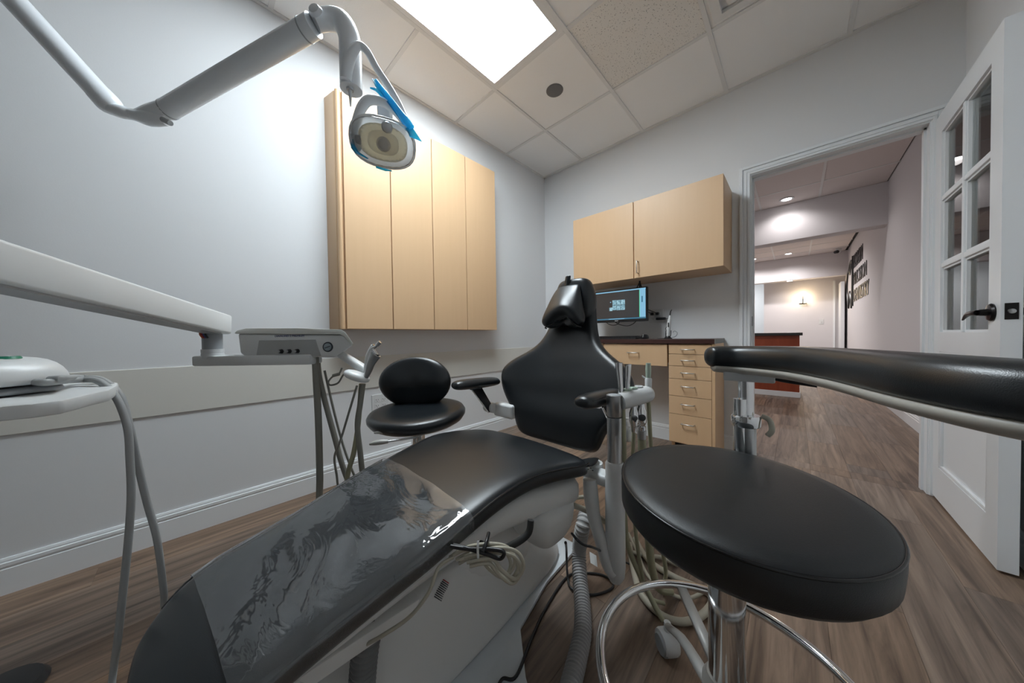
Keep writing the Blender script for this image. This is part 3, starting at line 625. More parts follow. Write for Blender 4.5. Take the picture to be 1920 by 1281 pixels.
for (px, label, y2) in ((-0.912, 'black plug in the left socket, cable from the monitor', 1.12), (-0.868, 'black plug in the right socket, cable from the monitor', 1.125)):
    t = thing('power_plug', label, 'plug', (px, YB-0.01, 1.085))
    box('plug_body', px-0.013, px+0.013, YB-0.035, YB-0.0085, 1.076, 1.100, M_BLACK, t, bev=0.004)
    tube('cord', [(px, YB-0.035, 1.09), (px-0.02, YB-0.06, 1.105), (-0.93, YB-0.1, y2), (-0.98, YB-0.15, y2+0.01)], 0.003, M_BLACK, t)
t = thing('power_adapter', 'black power adapter plugged in at the lower right of the double outlet', 'adapter', (-0.83, YB-0.02, 1.05))
box('adapter_body', -0.875, -0.800, YB-0.045, YB-0.0085, 1.032, 1.054, M_BLACK, t, bev=0.006)
tube('cord', [(-0.800, YB-0.03, 1.043), (-0.775, YB-0.04, 1.035), (-0.765, YB-0.08, 0.99), (-0.77, YB-0.13, 0.955), (-0.755, YB-0.15, 0.93), (-0.765, YB-0.16, WT+0.010)], 0.0022, M_BLACK, t)
# curing light on its stand
t = thing('curing_light', 'white pen-shaped curing light standing in a black charging stand on the worktop', 'dental tool', (-0.705, 2.50, WT))
lathe('stand_foot', [(0.03, 0), (0.032, 0.004), (0.02, 0.012), (0.016, 0.022), (0.0, 0.022)], (-0.712, 2.50, WT), M_BLACK, t)
tube('stand_prong', [(-0.722, 2.50, WT+0.015), (-0.727, 2.50, WT+0.03), (-0.725, 2.50, WT+0.065)], 0.003, M_BLACK, t)
tube('stand_prong', [(-0.700, 2.50, WT+0.015), (-0.692, 2.50, WT+0.03), (-0.690, 2.50, WT+0.065)], 0.003, M_BLACK, t)
tube('pen_body', [(-0.712, 2.50, WT+0.02), (-0.707, 2.50, WT+0.08), (-0.701, 2.50, WT+0.145), (-0.696, 2.50, WT+0.18)], [0.010, 0.013, 0.011, 0.006], M_PLAS, t, seg=14)
box('pen_display', -0.709, -0.700, 2.484, 2.49, WT+0.09, WT+0.125, M_BLACK, t, bev=0.002)
tube('light_tip', [(-0.697, 2.50, WT+0.175), (-0.694, 2.50, WT+0.20), (-0.688, 2.495, WT+0.215), (-0.680, 2.485, WT+0.219)], [0.0045, 0.004, 0.0035, 0.003], M_BLACK, t)
tube('coiled_wire', [(-0.69, 2.53, WT+0.01), (-0.665, 2.53, WT+0.02), (-0.655, 2.53, WT+0.045), (-0.672, 2.53, WT+0.06), (-0.685, 2.53, WT+0.05)], 0.0025, M_PLASG, t)
tube('wire_on_counter', [(-0.725, 2.49, WT+0.003), (-0.75, 2.48, WT+0.003), (-0.78, 2.47, WT+0.003), (-0.76, 2.50, WT+0.004), (-0.74, 2.51, WT+0.004)], 0.002, M_BLACK, t)

# ------------------------------------------------------------------ dental chair
CX = -0.765
ch = thing('dental_chair', 'long black vinyl dental treatment chair with upright backrest and white base', 'dental chair', (CX, 0.62, 0))
ST = [(-.088, -.81, -.70, .378), (-.080, -.862, -.645, .386), (-.058, -.915, -.600, .394), (-.028, -.955, -.568, .403), (.02, -.972, -.553, .416), (.1, -.974, -.553, .435),
      (.2, -.977, -.545, .46), (.3, -.984, -.526, .49), (.4, -.988, -.521, .515), (.5, -1.005, -.526, .53), (.6, -1.028, -.522, .539),
      (.68, -1.032, -.508, .538), (.76, -1.012, -.485, .531), (.82, -.99, -.468, .523), (.85, -.965, -.475, .518), (.858, -.93, -.51, .505)]
def cush_sec(y, xl, xr, z, th=0.062, off=0.0, arc=(0, 1)):
    """closed rounded-rectangle section, slightly dished top"""
    c = (xl+xr)/2; hw = (xr-xl)/2+off; P_ = []
    top = [(-0.80, -.0005), (-0.5, .0035), (-0.2, .006), (0.2, .006), (0.5, .0035), (0.80, -.0005)]
    P_ += [(c-hw, z-th*0.72-off), (c-hw-0.001, z-th*0.35), (c-hw+0.003, z-0.016+off*.6), (c-hw+0.016, z-0.006+off)]
    P_ += [(c+u*hw, z+dz+off) for u, dz in top]
    P_ += [(c+hw-0.016, z-0.006+off), (c+hw-0.003, z-0.016+off*.6), (c+hw+0.001, z-th*0.35), (c+hw, z-th*0.72-off)]
    P_ += [(c+hw-0.012, z-th-off), (c+0.5*hw, z-th-off), (c, z-th-off), (c-0.5*hw, z-th-off), (c-hw+0.012, z-th-off)]
    return [(x, y, zz) for x, zz in P_]
seat = loft('seat_cushion', [cush_sec(*s) for s in ST], M_VINYL, ch, sub=2)
seat['label'] = 'long black vinyl seat and leg cushion'
for side in (1, 2):
    tube('seam_piping', [(s[side]+(0.002 if side == 1 else -0.002), s[0], s[3]-0.017) for s in ST[2:-1]], 0.0028, M_PIPE, seat, seg=6, smooth=3)
def interp(y):
    for a, b in zip(ST, ST[1:]):
        if a[0] <= y <= b[0]:
            t_ = (y-a[0])/(b[0]-a[0]); return (y,)+tuple(a[k]+(b[k]-a[k])*t_ for k in (1, 2, 3))
cov = bmesh.new(); rings = []
NY = 46
for k in range(NY+1):
    y = -0.022+k*(0.437/NY); row = []; base = cush_sec(*interp(y), off=0.0)[0:14]
    for j in range(53):
        t_ = j/4; i_ = min(int(t_), 12); u_ = t_-i_
        y2 = y+(base[i_][0]*(1-u_)+base[i_+1][0]*u_+.97)*.11*(1-k/NY)
        q = catmull([Vector(p) for p in cush_sec(*interp(y2), off=0.0)[0:14]], 4); p = q[j]; iz = interp(y2)
        wv = 0.0048+0.0018*math.sin(y*31+j*0.21)*math.sin(j*0.37+y*9)+0.0010*math.sin(y*77+j*0.9)
        c = (iz[1]+iz[2])/2; sx = -1 if p.x < c else 1; edge = abs(p.x-c)/((iz[2]-iz[1])/2)
        if edge > .7: wv = .0048+(wv-.0048)*.25
        row.append(cov.verts.new((p.x+(sx*wv*.8 if edge > 0.93 else 0), p.y, p.z+(wv if p.z > iz[3]-0.03 else 0))))
    rings.append(row)
for a, b in zip(rings, rings[1:]):
    for j in range(len(a)-1): cov.faces.new((a[j], a[j+1], b[j+1], b[j]))
co = bm_obj('plastic_cover', cov, M_FILM, ch, smooth=True); co['label'] = 'clear shiny wrinkled plastic sheet over the foot end'
loft('fabric_flap', [[(-0.50, .80, .500), (-0.475, .80, .500), (-0.475, .80, .508), (-0.50, .80, .508)], [(-0.53, .86, .492), (-0.455, .845, .492), (-0.455, .845, .500), (-0.53, .86, .500)],
     [(-0.52, .92, .482), (-0.475, .905, .482), (-0.475, .905, .490), (-0.52, .92, .490)], [(-0.50, .955, .478), (-0.492, .955, .478), (-0.492, .955, .484), (-0.50, .955, .484)]], M_VINYLM, ch, sub=1)
# backrest: (z, xl, xr, y_edge, y_centre, thickness)
BK = [(.432, -.94, -.62, 1.07, 1.075, .04), (.445, -.985, -.57, 1.055, 1.065, .06), (.48, -1.005, -.552, 1.05, 1.07, .075), (.53, -1.02, -.535, 1.055, 1.074, .085), (.58, -1.065, -.50, 1.055, 1.084, .09),
      (.64, -1.115, -.455, 1.062, 1.112, .09), (.70, -1.138, -.432, 1.075, 1.120, .085), (.745, -1.133, -.437, 1.085, 1.14, .08), (.79, -1.085, -.483, 1.115, 1.155, .075),
      (.825, -1.01, -.55, 1.145, 1.17, .07), (.87, -.945, -.612, 1.175, 1.19, .065), (.93, -.915, -.640, 1.205, 1.21, .06), (.99, -.90, -.655, 1.228, 1.23, .055),
      (1.07, -.885, -.67, 1.25, 1.25, .045), (1.13, -.86, -.69, 1.262, 1.262, .035)]
def back_sec(z, xl, xr, ye, yc, th):
    c = (xl+xr)/2; hw = (xr-xl)/2; F = []
    for u in (-1, -.93, -.75, -.5, -.22, .22, .5, .75, .93, 1):
        k = abs(u); y = yc+(ye-yc)*(k**2.2)+(0.030 if k == 1 else 0.006 if k > .9 else 0.0)
        F.append((c+u*hw, y, z))
    Bk = [(c+u*hw, (ye+yc)/2+th*(1-0.5*abs(u)**3), z-0.01) for u in (1.0, .75, .35, -.35, -.75, -1.0)]
    return F+Bk
bk = loft('backrest', [back_sec(*b) for b in BK], M_VINYL, ch, sub=2)
bk['label'] = 'wide-shouldered black vinyl backrest'
# headrest: a bulging pillow with two lobes, and a shell behind it
HS = []
for (z, hw, yf, yb, c) in ((.962, .05, 1.165, 1.20, -.788), (.967, .095, 1.140, 1.215, -.787), (.99, .118, 1.125, 1.22, -.786), (1.02, .112, 1.130, 1.22, -.785), (1.06, .094, 1.148, 1.225, -.783), (1.10, .078, 1.172, 1.23, -.782), (1.135, .066, 1.20, 1.235, -.781), (1.15, .052, 1.215, 1.24, -.78)):
    sec = []
    for k in range(16):
        a = 2*math.pi*k/16; u = math.cos(a); v = math.sin(a)
        x = c+hw*(abs(u)**0.8)*(1 if u > 0 else -1)
        droop = (-0.022*abs(u)**1.5+0.030*math.exp(-((u-.32)*2.6)**2)) if z < 1.03 else (-0.012*abs(u) if z < 1.08 else 0)
        if v < 0: y = (yf+yb)/2-(yb-yf)/2*(abs(v)**0.7)+(0.016*math.exp(-(u/0.35)**2) if z < 1.0 else -0.012*math.exp(-(u/0.3)**2) if z < 1.09 else 0)
        else: y = (yf+yb)/2+(yb-yf)/2*(abs(v)**0.7)
        sec.append((x, y, z+droop))
    HS.append(sec)
hr = loft('headrest', HS, M_VINYL, ch, sub=2); hr['label'] = 'black vinyl headrest pillow with a curved lower lip'
tube('headrest_piping', [HS[1][k] if k else HS[1][k] for k in (8, 9, 10, 11, 12, 13, 14, 15, 0)], 0.0032, M_PIPE, hr, seg=6, smooth=4)
SH = []
for (z, hw, yf, yb) in ((.97, .10, 1.21, 1.29), (1.02, .115, 1.205, 1.30), (1.08, .115, 1.21, 1.31), (1.13, .10, 1.22, 1.31), (1.165, .085, 1.225, 1.305), (1.182, .06, 1.235, 1.29)):
    SH.append([(-.775+hw*(abs(math.cos(a))**.6)*(1 if math.cos(a) > 0 else -1), (yf+yb)/2+(yb-yf)/2*(abs(math.sin(a))**.7)*(1 if math.sin(a) > 0 else -1), z) for a in [2*math.pi*k/14 for k in range(14)]])
loft('headrest_shell', SH, M_VINYL, ch, sub=2)
loft('headrest_strap', [[(-.79+dx-0.02, 1.222-0.03*(z < 1.12), z), (-.79+dx+0.015, 1.218-0.03*(z < 1.12), z), (-.79+dx+0.015, 1.235, z), (-.79+dx-0.02, 1.235, z)] for (z, dx) in ((1.09, -0.012), (1.13, -0.005), (1.165, 0.0), (1.188, 0.004), (1.196, 0.006))], M_VINYL, ch, sub=1)
# armrests
def armrest(xc, y0, y1, z, s):
    secs = []
    for t_, k in ((0, .35), (.04, .75), (.15, 1.0), (.5, 1.02), (.85, .95), (.97, .7), (1, .3)):
        y = y0+(y1-y0)*t_; c = xc+0.0*t_
        secs.append([(c+math.cos(a)*0.040*k**.6, y, z-0.01*t_+math.sin(a)*0.029*k**.8*(1 if math.sin(a) > 0 else .8)) for a in [2*math.pi*j/12 for j in range(12)]])
    pad = loft('armrest_pad', secs, M_VINYL, ch, sub=2)
    tube('pad_seam', [(xc-s*0.030, y0+0.02, z+0.010), (xc-s*0.034, y0+0.1, z+0.012), (xc-s*0.033, y1-0.04, z+0.008)], 0.0015, M_PIPE, pad, seg=5)
    box('armrest_bracket', xc-0.02, xc+0.02, y0+0.08, y0+0.2, z-0.026, z-0.020, M_CHROME, ch)
armrest(-1.13, 0.80, 1.08, 0.685, 1); armrest(-0.474, 0.80, 1.07, 0.700, -1)
for (x, zt) in ((-1.13, 0.66), (-0.455, 0.675)):
    s = -1 if x < -0.8 else 1
    prism('armrest_strut', [(0.905, zt), (0.965, zt), (1.035, zt-0.105), (1.015, zt-0.135)], (x-0.006, 0, 0), (0, 1, 0), (0, 0, 1), (1, 0, 0), 0.012, M_BLACK, ch, bev=0.002)
    tube('strut_edge', [(x-s*0.0, 0.903, zt), (x, 1.013, zt-0.136)], 0.004, M_CHROME, ch, smooth=0)
    pv = lathe('armrest_pivot', [(0.0, -0.03), (0.024, -0.03), (0.026, -0.026), (0.026, 0.026), (0.022, 0.03), (0.0, 0.03)], (x+s*0.012-(0.0), 1.035, zt-0.115), M_PLAS, ch, axis=(1, 0, 0))
    lathe('pivot_screw', [(0.0, 0.0), (0.005, 0.0), (0.005, 0.002), (0.0, 0.002)], (x+s*0.012, 1.020, zt-0.107), M_NICKEL, pv, axis=(0, -1, 0), seg=10)
    box('armrest_support', min(x, x-s*0.13), max(x, x-s*0.13), (1.045 if s < 0 else 1.10), (1.10 if s < 0 else 1.15), zt-0.16, zt-0.09, M_PLAS, ch, bev=0.012)
# white underside and base
def rrect(x0, x1, y0, y1, z, r=0.3, n=16):
    c, d = (x0+x1)/2, (y0+y1)/2; hw, hd_ = (x1-x0)/2, (y1-y0)/2; o = []
    for k in range(n):
        a = 2*math.pi*(k+0.5)/n; u, v = math.cos(a), math.sin(a)
        o.append((c+hw*math.copysign(abs(u)**r, u), d+hd_*math.copysign(abs(v)**r, v), z))
    return o
def ysec(y, xl, xr, zt, zb, n=12, r=.45):
    c, d = (xl+xr)/2, (zt+zb)/2; o = []
    for k in range(n):
        a = 2*math.pi*(k+0.5)/n; u, v = math.cos(a), math.sin(a)
        o.append((c+(xr-xl)/2*math.copysign(abs(u)**r, u), y, d+(zt-zb)/2*math.copysign(abs(v)**r, v)))
    return o
loft('seat_shell', [ysec(-.04, -.92, -.60, .350, .330), ysec(.1, -.945, -.572, .378, .352), ysec(.25, -.955, -.562, .42, .375), ysec(.36, -.965, -.553, .447, .385), ysec(.5, -.98, -.545, .472, .385),
     ysec(.62, -1.0, -.535, .478, .37), ysec(.74, -.985, -.508, .472, .355), ysec(.83, -.96, -.494, .462, .35), ysec(.855, -.955, -.494, .460, .355)], M_BASE, ch, sub=1)
loft('hip_cover', [rrect(-.63, -.53, .70, .80, .262, .6), rrect(-.66, -.508, .66, .835, .30, .5), rrect(-.67, -.502, .645, .84, .36, .45), rrect(-.67, -.50, .64, .842, .40, .4)], M_BASE, ch, sub=1)
loft('lift_column', [rrect(-.88, -.65, .42, .82, .10, .4), rrect(-.87, -.655, .44, .80, .22, .4), rrect(-.86, -.66, .5, .78, .36, .4)], M_BASE, ch, sub=1)
bp = [(-1.02, .02), (-.50, .02), (-.47, .55), (-.512, .575), (-.612, .665), (-.655, .86), (-.668, 1.10), (-.98, 1.10), (-1.02, .6)]
prism('base_plate', bp, (0, 0, 0.001), (1, 0, 0), (0, 1, 0), (0, 0, 1), 0.014, M_BASEP, ch, bev=0.003)
cb = [[(-.98, .04, .014), (-.64, .04, .014), (-.628, .42, .014), (-.636, .60, .014), (-.655, .84, .014), (-.68, 1.08, .014), (-.97, 1.08, .014), (-.99, .6, .014)],
      [(-.98, .045, .03), (-.645, .045, .03), (-.632, .42, .03), (-.64, .60, .03), (-.66, .84, .03), (-.685, 1.07, .03), (-.965, 1.07, .03), (-.985, .6, .03)],
      [(-.95, .11, .13), (-.67, .11, .13), (-.642, .40, .15), (-.648, .60, .15), (-.672, .84, .13), (-.70, 1.0, .11), (-.94, 1.0, .11), (-.95, .6, .13)],
      [(-.92, .16, .20), (-.70, .16, .20), (-.655, .38, .27), (-.66, .58, .28), (-.69, .78, .22), (-.73, .92, .16), (-.90, .92, .16), (-.92, .6, .22)],
      [(-.89, .22, .225), (-.74, .22, .225), (-.70, .38, .30), (-.70, .56, .31), (-.73, .70, .26), (-.77, .82, .19), (-.88, .82, .19), (-.89, .56, .26)]]
o = loft('base_cover', cb, M_BASE, ch, sub=2)
# printed warning text on the base cover
o['label'] = 'white moulded cover over the chair base'
lb = bmesh.new(); lr = bmesh.new(); LU = Vector((.15, .64, -.75)).normalized(); LW = Vector((.97, 0, .2)).cross(LU).normalized(); LW = LW if LW.z > 0 else -LW; LN = LU.cross(LW).normalized()
for row_ in range(10):
    x_ = -.018+random.random()*.003
    while x_ < .014-(row_ > 6)*.008:
        w_ = .0015+random.random()*.004
        prism_bm([(x_, row_*.0042), (x_+w_, row_*.0042), (x_+w_, row_*.0042+.0021), (x_, row_*.0042+.0021)], Vector((-.665, .412, .236)), LU, LW, LN, .0045, bm=(lr if row_ == 9 else lb)); x_ += w_+.0011
bm_obj('printed_lines', lb, M_INK, o); bm_obj('printed_heading', lr, M_INKR, o)
prism('foot_bracket', [(0.0, 0.0), (0.22, 0.0), (0.20, -0.03), (0.02, -0.03)], (-.645, .10, .348), (0.05, 1, 0), (0, 0, 1), (1, 0, 0), 0.05, M_BASE, ch, bev=0.004)
def corr(name, pts, r, m, par=None, pitch=0.006, seg=14, depth=0.12):
    Q = catmull(pts, 24); L = [0]
    for a, b in zip(Q, Q[1:]): L.append(L[-1]+(b-a).length)
    n = int(L[-1]/pitch)*4; PP = []; RR = []; j = 0
    for k in range(n+1):
        s_ = L[-1]*k/n
        while j < len(L)-2 and L[j+1] < s_: j += 1
        t_ = (s_-L[j])/max(1e-6, L[j+1]-L[j]); PP.append(Q[j].lerp(Q[j+1], t_)); RR.append(r*(1.0 if k % 4 in (1, 2) else 1-depth))
    return bm_obj(name, tube_bm(PP, RR, seg, smooth=0), m, par, smooth=True, auto=30)
corr('bellows_hose', [(-0.634, 0.240, 0.350), (-0.622, 0.224, 0.315), (-0.628, 0.217, 0.261), (-0.653, 0.217, 0.140)], 0.026, M_CORRD, ch, pitch=0.0125, depth=0.2)
# cable bundle hung below the shell
tb = thing('cable_bundle', 'tied bundle of cream and black cables hanging below the seat shell of the dental chair', 'cable', (-0.496, 0.428, 0.428))
for k, (dx, dy) in enumerate(((0, 0), (4, 6), (8, 10), (12, 3), (-6, 5))):
    pts = [(-0.514, 0.357, 0.458), (-0.490, 0.380, 0.474), (-0.454, 0.414, 0.479), (-0.437, 0.444, 0.461), (-0.428, 0.451, 0.432), (-0.441, 0.439, 0.407), (-0.454, 0.413, 0.433), (-0.462, 0.392, 0.465), (-0.490, 0.366, 0.460)]
    pts = [(p[0]+dx*0.0014, p[1]+dx*0.0007, p[2]-dy*0.0016) for p in pts]
    tube('cream_cable_loop', pts, 0.0038, M_HOSEC, tb, seg=8)
tube('black_cable_loop', [(-0.514, 0.350, 0.479), (-0.482, 0.374, 0.476), (-0.447, 0.400, 0.479), (-0.424, 0.414, 0.477), (-0.429, 0.410, 0.463), (-0.451, 0.396, 0.468), (-0.482, 0.374, 0.476), (-0.514, 0.357, 0.478)], 0.004, M_BLACK, tb, seg=8)
tube('black_cable_loop', [(-0.455, 0.386, 0.477), (-0.460, 0.401, 0.488), (-0.476, 0.421, 0.488)], 0.004, M_BLACK, tb, seg=8)
tube('cable_tie', [(-0.465, 0.383, 0.496), (-0.462, 0.379, 0.483), (-0.465, 0.382, 0.462)], 0.0025, M_PLAS, tb, seg=6)
tag(tube('cream_cable', [(-0.514, 0.356, 0.453), (-0.519, 0.324, 0.447), (-0.515, 0.300, 0.416), (-0.531, 0.269, 0.379), (-0.558, 0.229, 0.354), (-0.592, 0.211, 0.326)], 0.0035, M_HOSEC), 'single cream cable drooping from the tied bundle to the foot end of the chair', 'cable')
tag(tube('black_hose', [(-0.423, 0.499, 0.503), (-0.424, 0.490, 0.477), (-0.442, 0.466, 0.458), (-0.474, 0.449, 0.440), (-0.520, 0.433, 0.438)], 0.0075, M_RUBBER), 'thick black hose arching under the white seat shell', 'hose')

# ------------------------------------------------------------------ assistant's instrument post, fixed to the chair's right side
ap = thing('instrument_post', 'upright satin metal post with white elbow tube and holder bar beside the dental chair', 'dental post', (-0.405, 0.90, 0.135))
ax, ay = -0.411, 0.895
lathe('post_head', [(0.0, 0.0), (0.0225, 0.0), (0.0235, 0.0015), (0.0235, 0.066), (0.0, 0.066)], (ax, ay, 0.655), M_STEEL, ap, seg=32)
lathe('post_cap', [(0.0, 0.002), (0.018, 0.0015), (0.0195, 0.0)], (ax, ay, 0.721), M_PLASG, ap, seg=28)
lathe('post_tube', [(0.0, 0.0), (0.0225, 0.0), (0.0225, 0.152), (0.0, 0.152)], (ax, ay, 0.50), M_STEEL, ap, seg=32)
lathe('post_sleeve', [(0.0, -0.005), (0.018, 0.002), (0.027, 0.02), (0.030, 0.05), (0.030, 0.33), (0.0285, 0.335), (0.0285, 0.375), (0.024, 0.382), (0.0, 0.382)], (ax, ay, 0.130), M_PLAS, ap, seg=32)
tube('elbow_arm', [(-0.483, 0.868, 0.443), (-0.478, 0.865, 0.391), (-0.468, 0.866, 0.325), (-0.447, 0.870, 0.254), (-0.425, 0.875, 0.185), (-0.407, 0.878, 0.163)], [.022, .0235, .021, .020, .020, .016], M_PLAS, ap, seg=16)
box('mount_block', -.515, -.41, .875, .935, .425, .462, M_PLAS, ap, bev=0.010)
lathe('mount_disc', [(0.0, 0.0), (0.032, 0.0), (0.034, 0.006), (0.03, 0.03), (0.0, 0.036)], (-.505, .935, .44), M_PLAS, ap)
for k, (dx, dy) in enumerate(((-.008, -.006), (.008, -.004), (-.006, .008))): lathe('screw_hole', [(0.0, 0.0), (0.0028, 0.0), (0.0028, 0.001), (0.0, 0.001)], (-.492+dx, .893+dy, .4622), M_DARK, ap, seg=8)
tube('side_post', [(-.435, .955, .20), (-.435, .955, .50)], .017, M_PLASG, ap, smooth=0)
lathe('side_post_cap', [(0.0, 0.0), (0.026, 0.0), (0.026, 0.010), (0.015, 0.014), (0.0, 0.014)], (-.435, .955, .50), M_PLAS, ap)
tube('holder_bar', [(ax+.014, ay+.01, .700), (ax+.032, ay+.047, .706), (ax+.053, ay+.092, .713), (ax+.064, ay+.117, .717), (ax+.070, ay+.130, .719)], [.026, .027, .027, .024, .008], M_PLAS, ap, seg=20)
hold = [(0.10, 'left'), (0.45, ''), (0.62, ''), (0.86, '')]
def hb_pt(t_): return Vector((ax+.016+t_*.052, ay+.012+t_*.112, .702+t_*.015))
for t_ in (0.3, 0.48, 0.66): 
    p = hb_pt(t_); lathe('holder_cup', [(0.0, 0.0), (0.010, 0.0), (0.013, 0.012), (0.011, 0.014), (0.009, 0.010), (0.0, 0.010)], (p.x-0.006, p.y, p.z+.018), M_PLAS if t_ > .5 else M_CLEARG, ap, seg=16)
def instr(label, t_, parts, cat='dental tool', dx=0.0):
    p = hb_pt(t_); t = thing('dental_handpiece', label, cat, (p.x, p.y, p.z), group='instruments hanging in the holder bar')
    return t, p+Vector((dx, 0, 0))
t, p = instr('tall silver suction handpiece standing nearest the metal post', 0.02, None)
tube('handle', [p+Vector((-0.006, 0.012, 0.01)), p+Vector((-0.008, .012, .05)), p+Vector((-0.012, .012, .10)), p+Vector((-0.012, .012, .118))], [0.0085, .0085, .011, .012], M_CHROME, t, seg=14)
tube('hose', [p+Vector((-.002, .012, -.025)), p+Vector((0.000, .012, -.10)), p+Vector((0.002, .014, -.25)), p+Vector((0.0, .03, -.45)), p+Vector((.03, .08, -.60)), p+Vector((.10, .06, -.678))], 0.0085, M_HOSEO, t)
t, p = instr('second silver suction handpiece just right of the tallest one', 0.12, None)
tube('handle', [p+Vector((0.002, 0.016, 0.01)), p+Vector((0.003, .016, .05)), p+Vector((0.006, .016, .10)), p+Vector((0.006, .016, .112))], [0.0065, .0075, .009, .010], M_CHROME, t, seg=14)
t, p = instr('silver lever valve hanging under the holder bar beside the post', 0.42, None)
lathe('valve_body', [(0.0, -.11), (.008, -.11), (.010, -.09), (.014, -.075), (.014, -.05), (.008, -.03), (.006, .0), (.0, .0)], p, M_CHROME, t, seg=16)
lathe('valve_knob', [(0.0, 0.0), (.009, 0.0), (.009, .014), (0.0, .014)], p+Vector((0, 0, -.062)), M_CHROME, t, axis=(.5, -.8, 0), seg=14)
tube('hose', [p+Vector((0, 0, -.11)), p+Vector((-.004, 0, -.2)), p+Vector((-.004, .01, -.4)), p+Vector((.01, .03, -.58)), p+Vector((.03, .05, -.66)), p+Vector((.06, .09, -.69))], 0.006, M_HOSEO, t)
t, p = instr('larger silver lever valve hanging from the middle of the holder bar', 0.68, None)
lathe('valve_body', [(0.0, -.125), (.012, -.125), (.013, -.10), (.010, -.098), (.015, -.085), (.015, -.05), (.010, -.035), (.007, .0), (.0, .0)], p, M_CHROME, t, seg=16)
lathe('valve_knob', [(0.0, 0.0), (.011, 0.0), (.011, .016), (0.0, .016)], p+Vector((0, 0, -.068)), M_CHROME, t, axis=(.4, -.8, 0), seg=16)
lathe('collar', [(0.0, -.140), (.013, -.140), (.014, -.112), (0.0, -.112)], p, M_STEEL, t, seg=16)
tube('hose', [p+Vector((0, 0, -.135)), p+Vector((.004, 0, -.25)), p+Vector((.012, .01, -.40)), p+Vector((.02, .02, -.55)), p+Vector((.03, .06, -.65)), p+Vector((.05, .12, -.688))], 0.0125, M_HOSEO, t)
t, p = instr('white saliva ejector with green clear tip at the end of the holder bar', 0.92, None)
lathe('valve_head', [(0.0, .0), (.010, .0), (.011, .03), (.008, .034), (0.0, .034)], p+Vector((0, 0, .018)), M_PLAS, t, seg=14)
tube('lever', [p+Vector((0, 0, .045)), p+Vector((-.012, -.004, .052)), p+Vector((-.018, -.006, .058))], [.004, .003, .002], M_PLAS, t, seg=8)
lathe('clear_tip', [(0.0, .0), (.007, .0), (.009, .03), (.007, .052), (.0, .052)], p+Vector((0, 0, .048)), M_CLEARG, t, seg=14)
tube('hose', [p+Vector((0, 0, -.02)), p+Vector((.008, 0, -.2)), p+Vector((.022, .01, -.42)), p+Vector((.035, .05, -.6)), p+Vector((.01, .08, -.688))], 0.0065, M_HOSEO, t)

# ------------------------------------------------------------------ hoses and cables on the floor
hz1 = corr('corrugated_hose', [(-0.568, 1.043, 0.193), (-0.566, 0.991, 0.236), (-0.557, 0.944, 0.214), (-0.588, 0.971, 0.100), (-0.556, 0.921, 0.050), (-0.501, 0.844, 0.030), (-0.458, 0.771, 0.028), (-0.433, 0.704, 0.028), (-0.409, 0.629, 0.028), (-0.378, 0.540, 0.028)], 0.0265, M_CORR, None, pitch=0.0105, depth=0.13)
tag(hz1, 'thick grey corrugated hose running from under the chair across the floor', 'hose')
tag(tube('floor_cable', [(-0.473, 0.709, 0.320), (-0.628, 0.946, 0.100), (-0.610, 0.925, 0.020), (-0.574, 0.899, 0.007), (-0.512, 0.927, 0.005), (-0.475, 0.993, 0.005), (-0.484, 1.026, 0.005), (-0.528, 1.031, 0.005), (-0.589, 0.987, 0.005), (-0.619, 0.931, 0.005), (-0.604, 0.803, 0.005), (-0.574, 0.681, 0.006), (-.527, .555, .0225), (-0.550, 0.523, 0.021), (-0.526, 0.463, 0.021)], 0.0042, M_BLACK, seg=8), 'black cable looping on the floor around the corrugated hose and over the base plate', 'cable')
tag(tube('floor_cable', [(-0.466, 0.730, 0.340), (-0.444, 0.723, 0.335), (-0.430, 0.736, 0.320), (-0.418, 0.775, 0.296), (-0.515, 1.102, 0.040), (-0.451, 1.150, 0.010)], 0.0035, M_BLACK, seg=8), 'thin black cable crossing behind the corrugated hose near the elbow tube', 'cable')
for k, (pts, r, lab) in enumerate((
    ([(-0.527, 0.838, 0.375), (-0.508, 0.884, 0.368), (-0.489, 0.929, 0.346)], .006, 'uppermost cream hose curving beside the chair rear'),
    ([(-0.522, 0.829, 0.358), (-0.495, 0.867, 0.334), (-0.466, 0.921, 0.291), (-0.429, 0.982, 0.232)], .009, 'thicker cream hose below the uppermost one beside the chair rear'),
    ([(-0.510, 1.246, 0.020), (-0.457, 1.146, 0.013), (-0.391, 1.043, 0.013), (-0.317, 1.002, 0.013), (-0.259, 1.016, 0.013), (-0.220, 1.071, 0.013), (-0.201, 1.146, 0.013), (-0.212, 1.192, 0.013), (-0.262, 1.197, 0.013), (-0.330, 1.193, 0.013), (-0.423, 1.215, 0.013), (-0.506, 1.295, 0.020)], .011, 'thick cream hose loop on the floor behind the stool ring'),
    ([(-0.541, 1.311, 0.020), (-0.464, 1.219, 0.012), (-0.395, 1.134, 0.012), (-0.323, 1.106, 0.012), (-0.262, 1.128, 0.012), (-0.219, 1.188, 0.030), (-0.208, 1.306, 0.012)], .006, 'thin cream hose beside the thick loop on the floor'),
    ([(-0.493, 1.213, 0.012), (-0.440, 1.233, 0.012), (-0.388, 1.264, 0.012), (-0.330, 1.264, 0.012)], .008, 'short cream hose lying across the others behind the post'))):
    tag(tube('floor_hose', pts, r, M_HOSEC, seg=10), lab, 'hose', group='cream hoses on the floor by the post')
tag(prism('paper_tag', [(0, 0), (.03, 0), (.03, .05), (0, .05)], (-0.584, 1.041, 0.060), (.8, .3, -.3), (.3, -.4, -.5), (0, .6, .6), .001, M_PLAS), 'small white paper tag hanging behind the elbow tube', 'tag')
t = thing('foot_control', 'low black foot control on the floor at the bottom left corner', 'pedal', (-1.490, -0.362, 0.000))
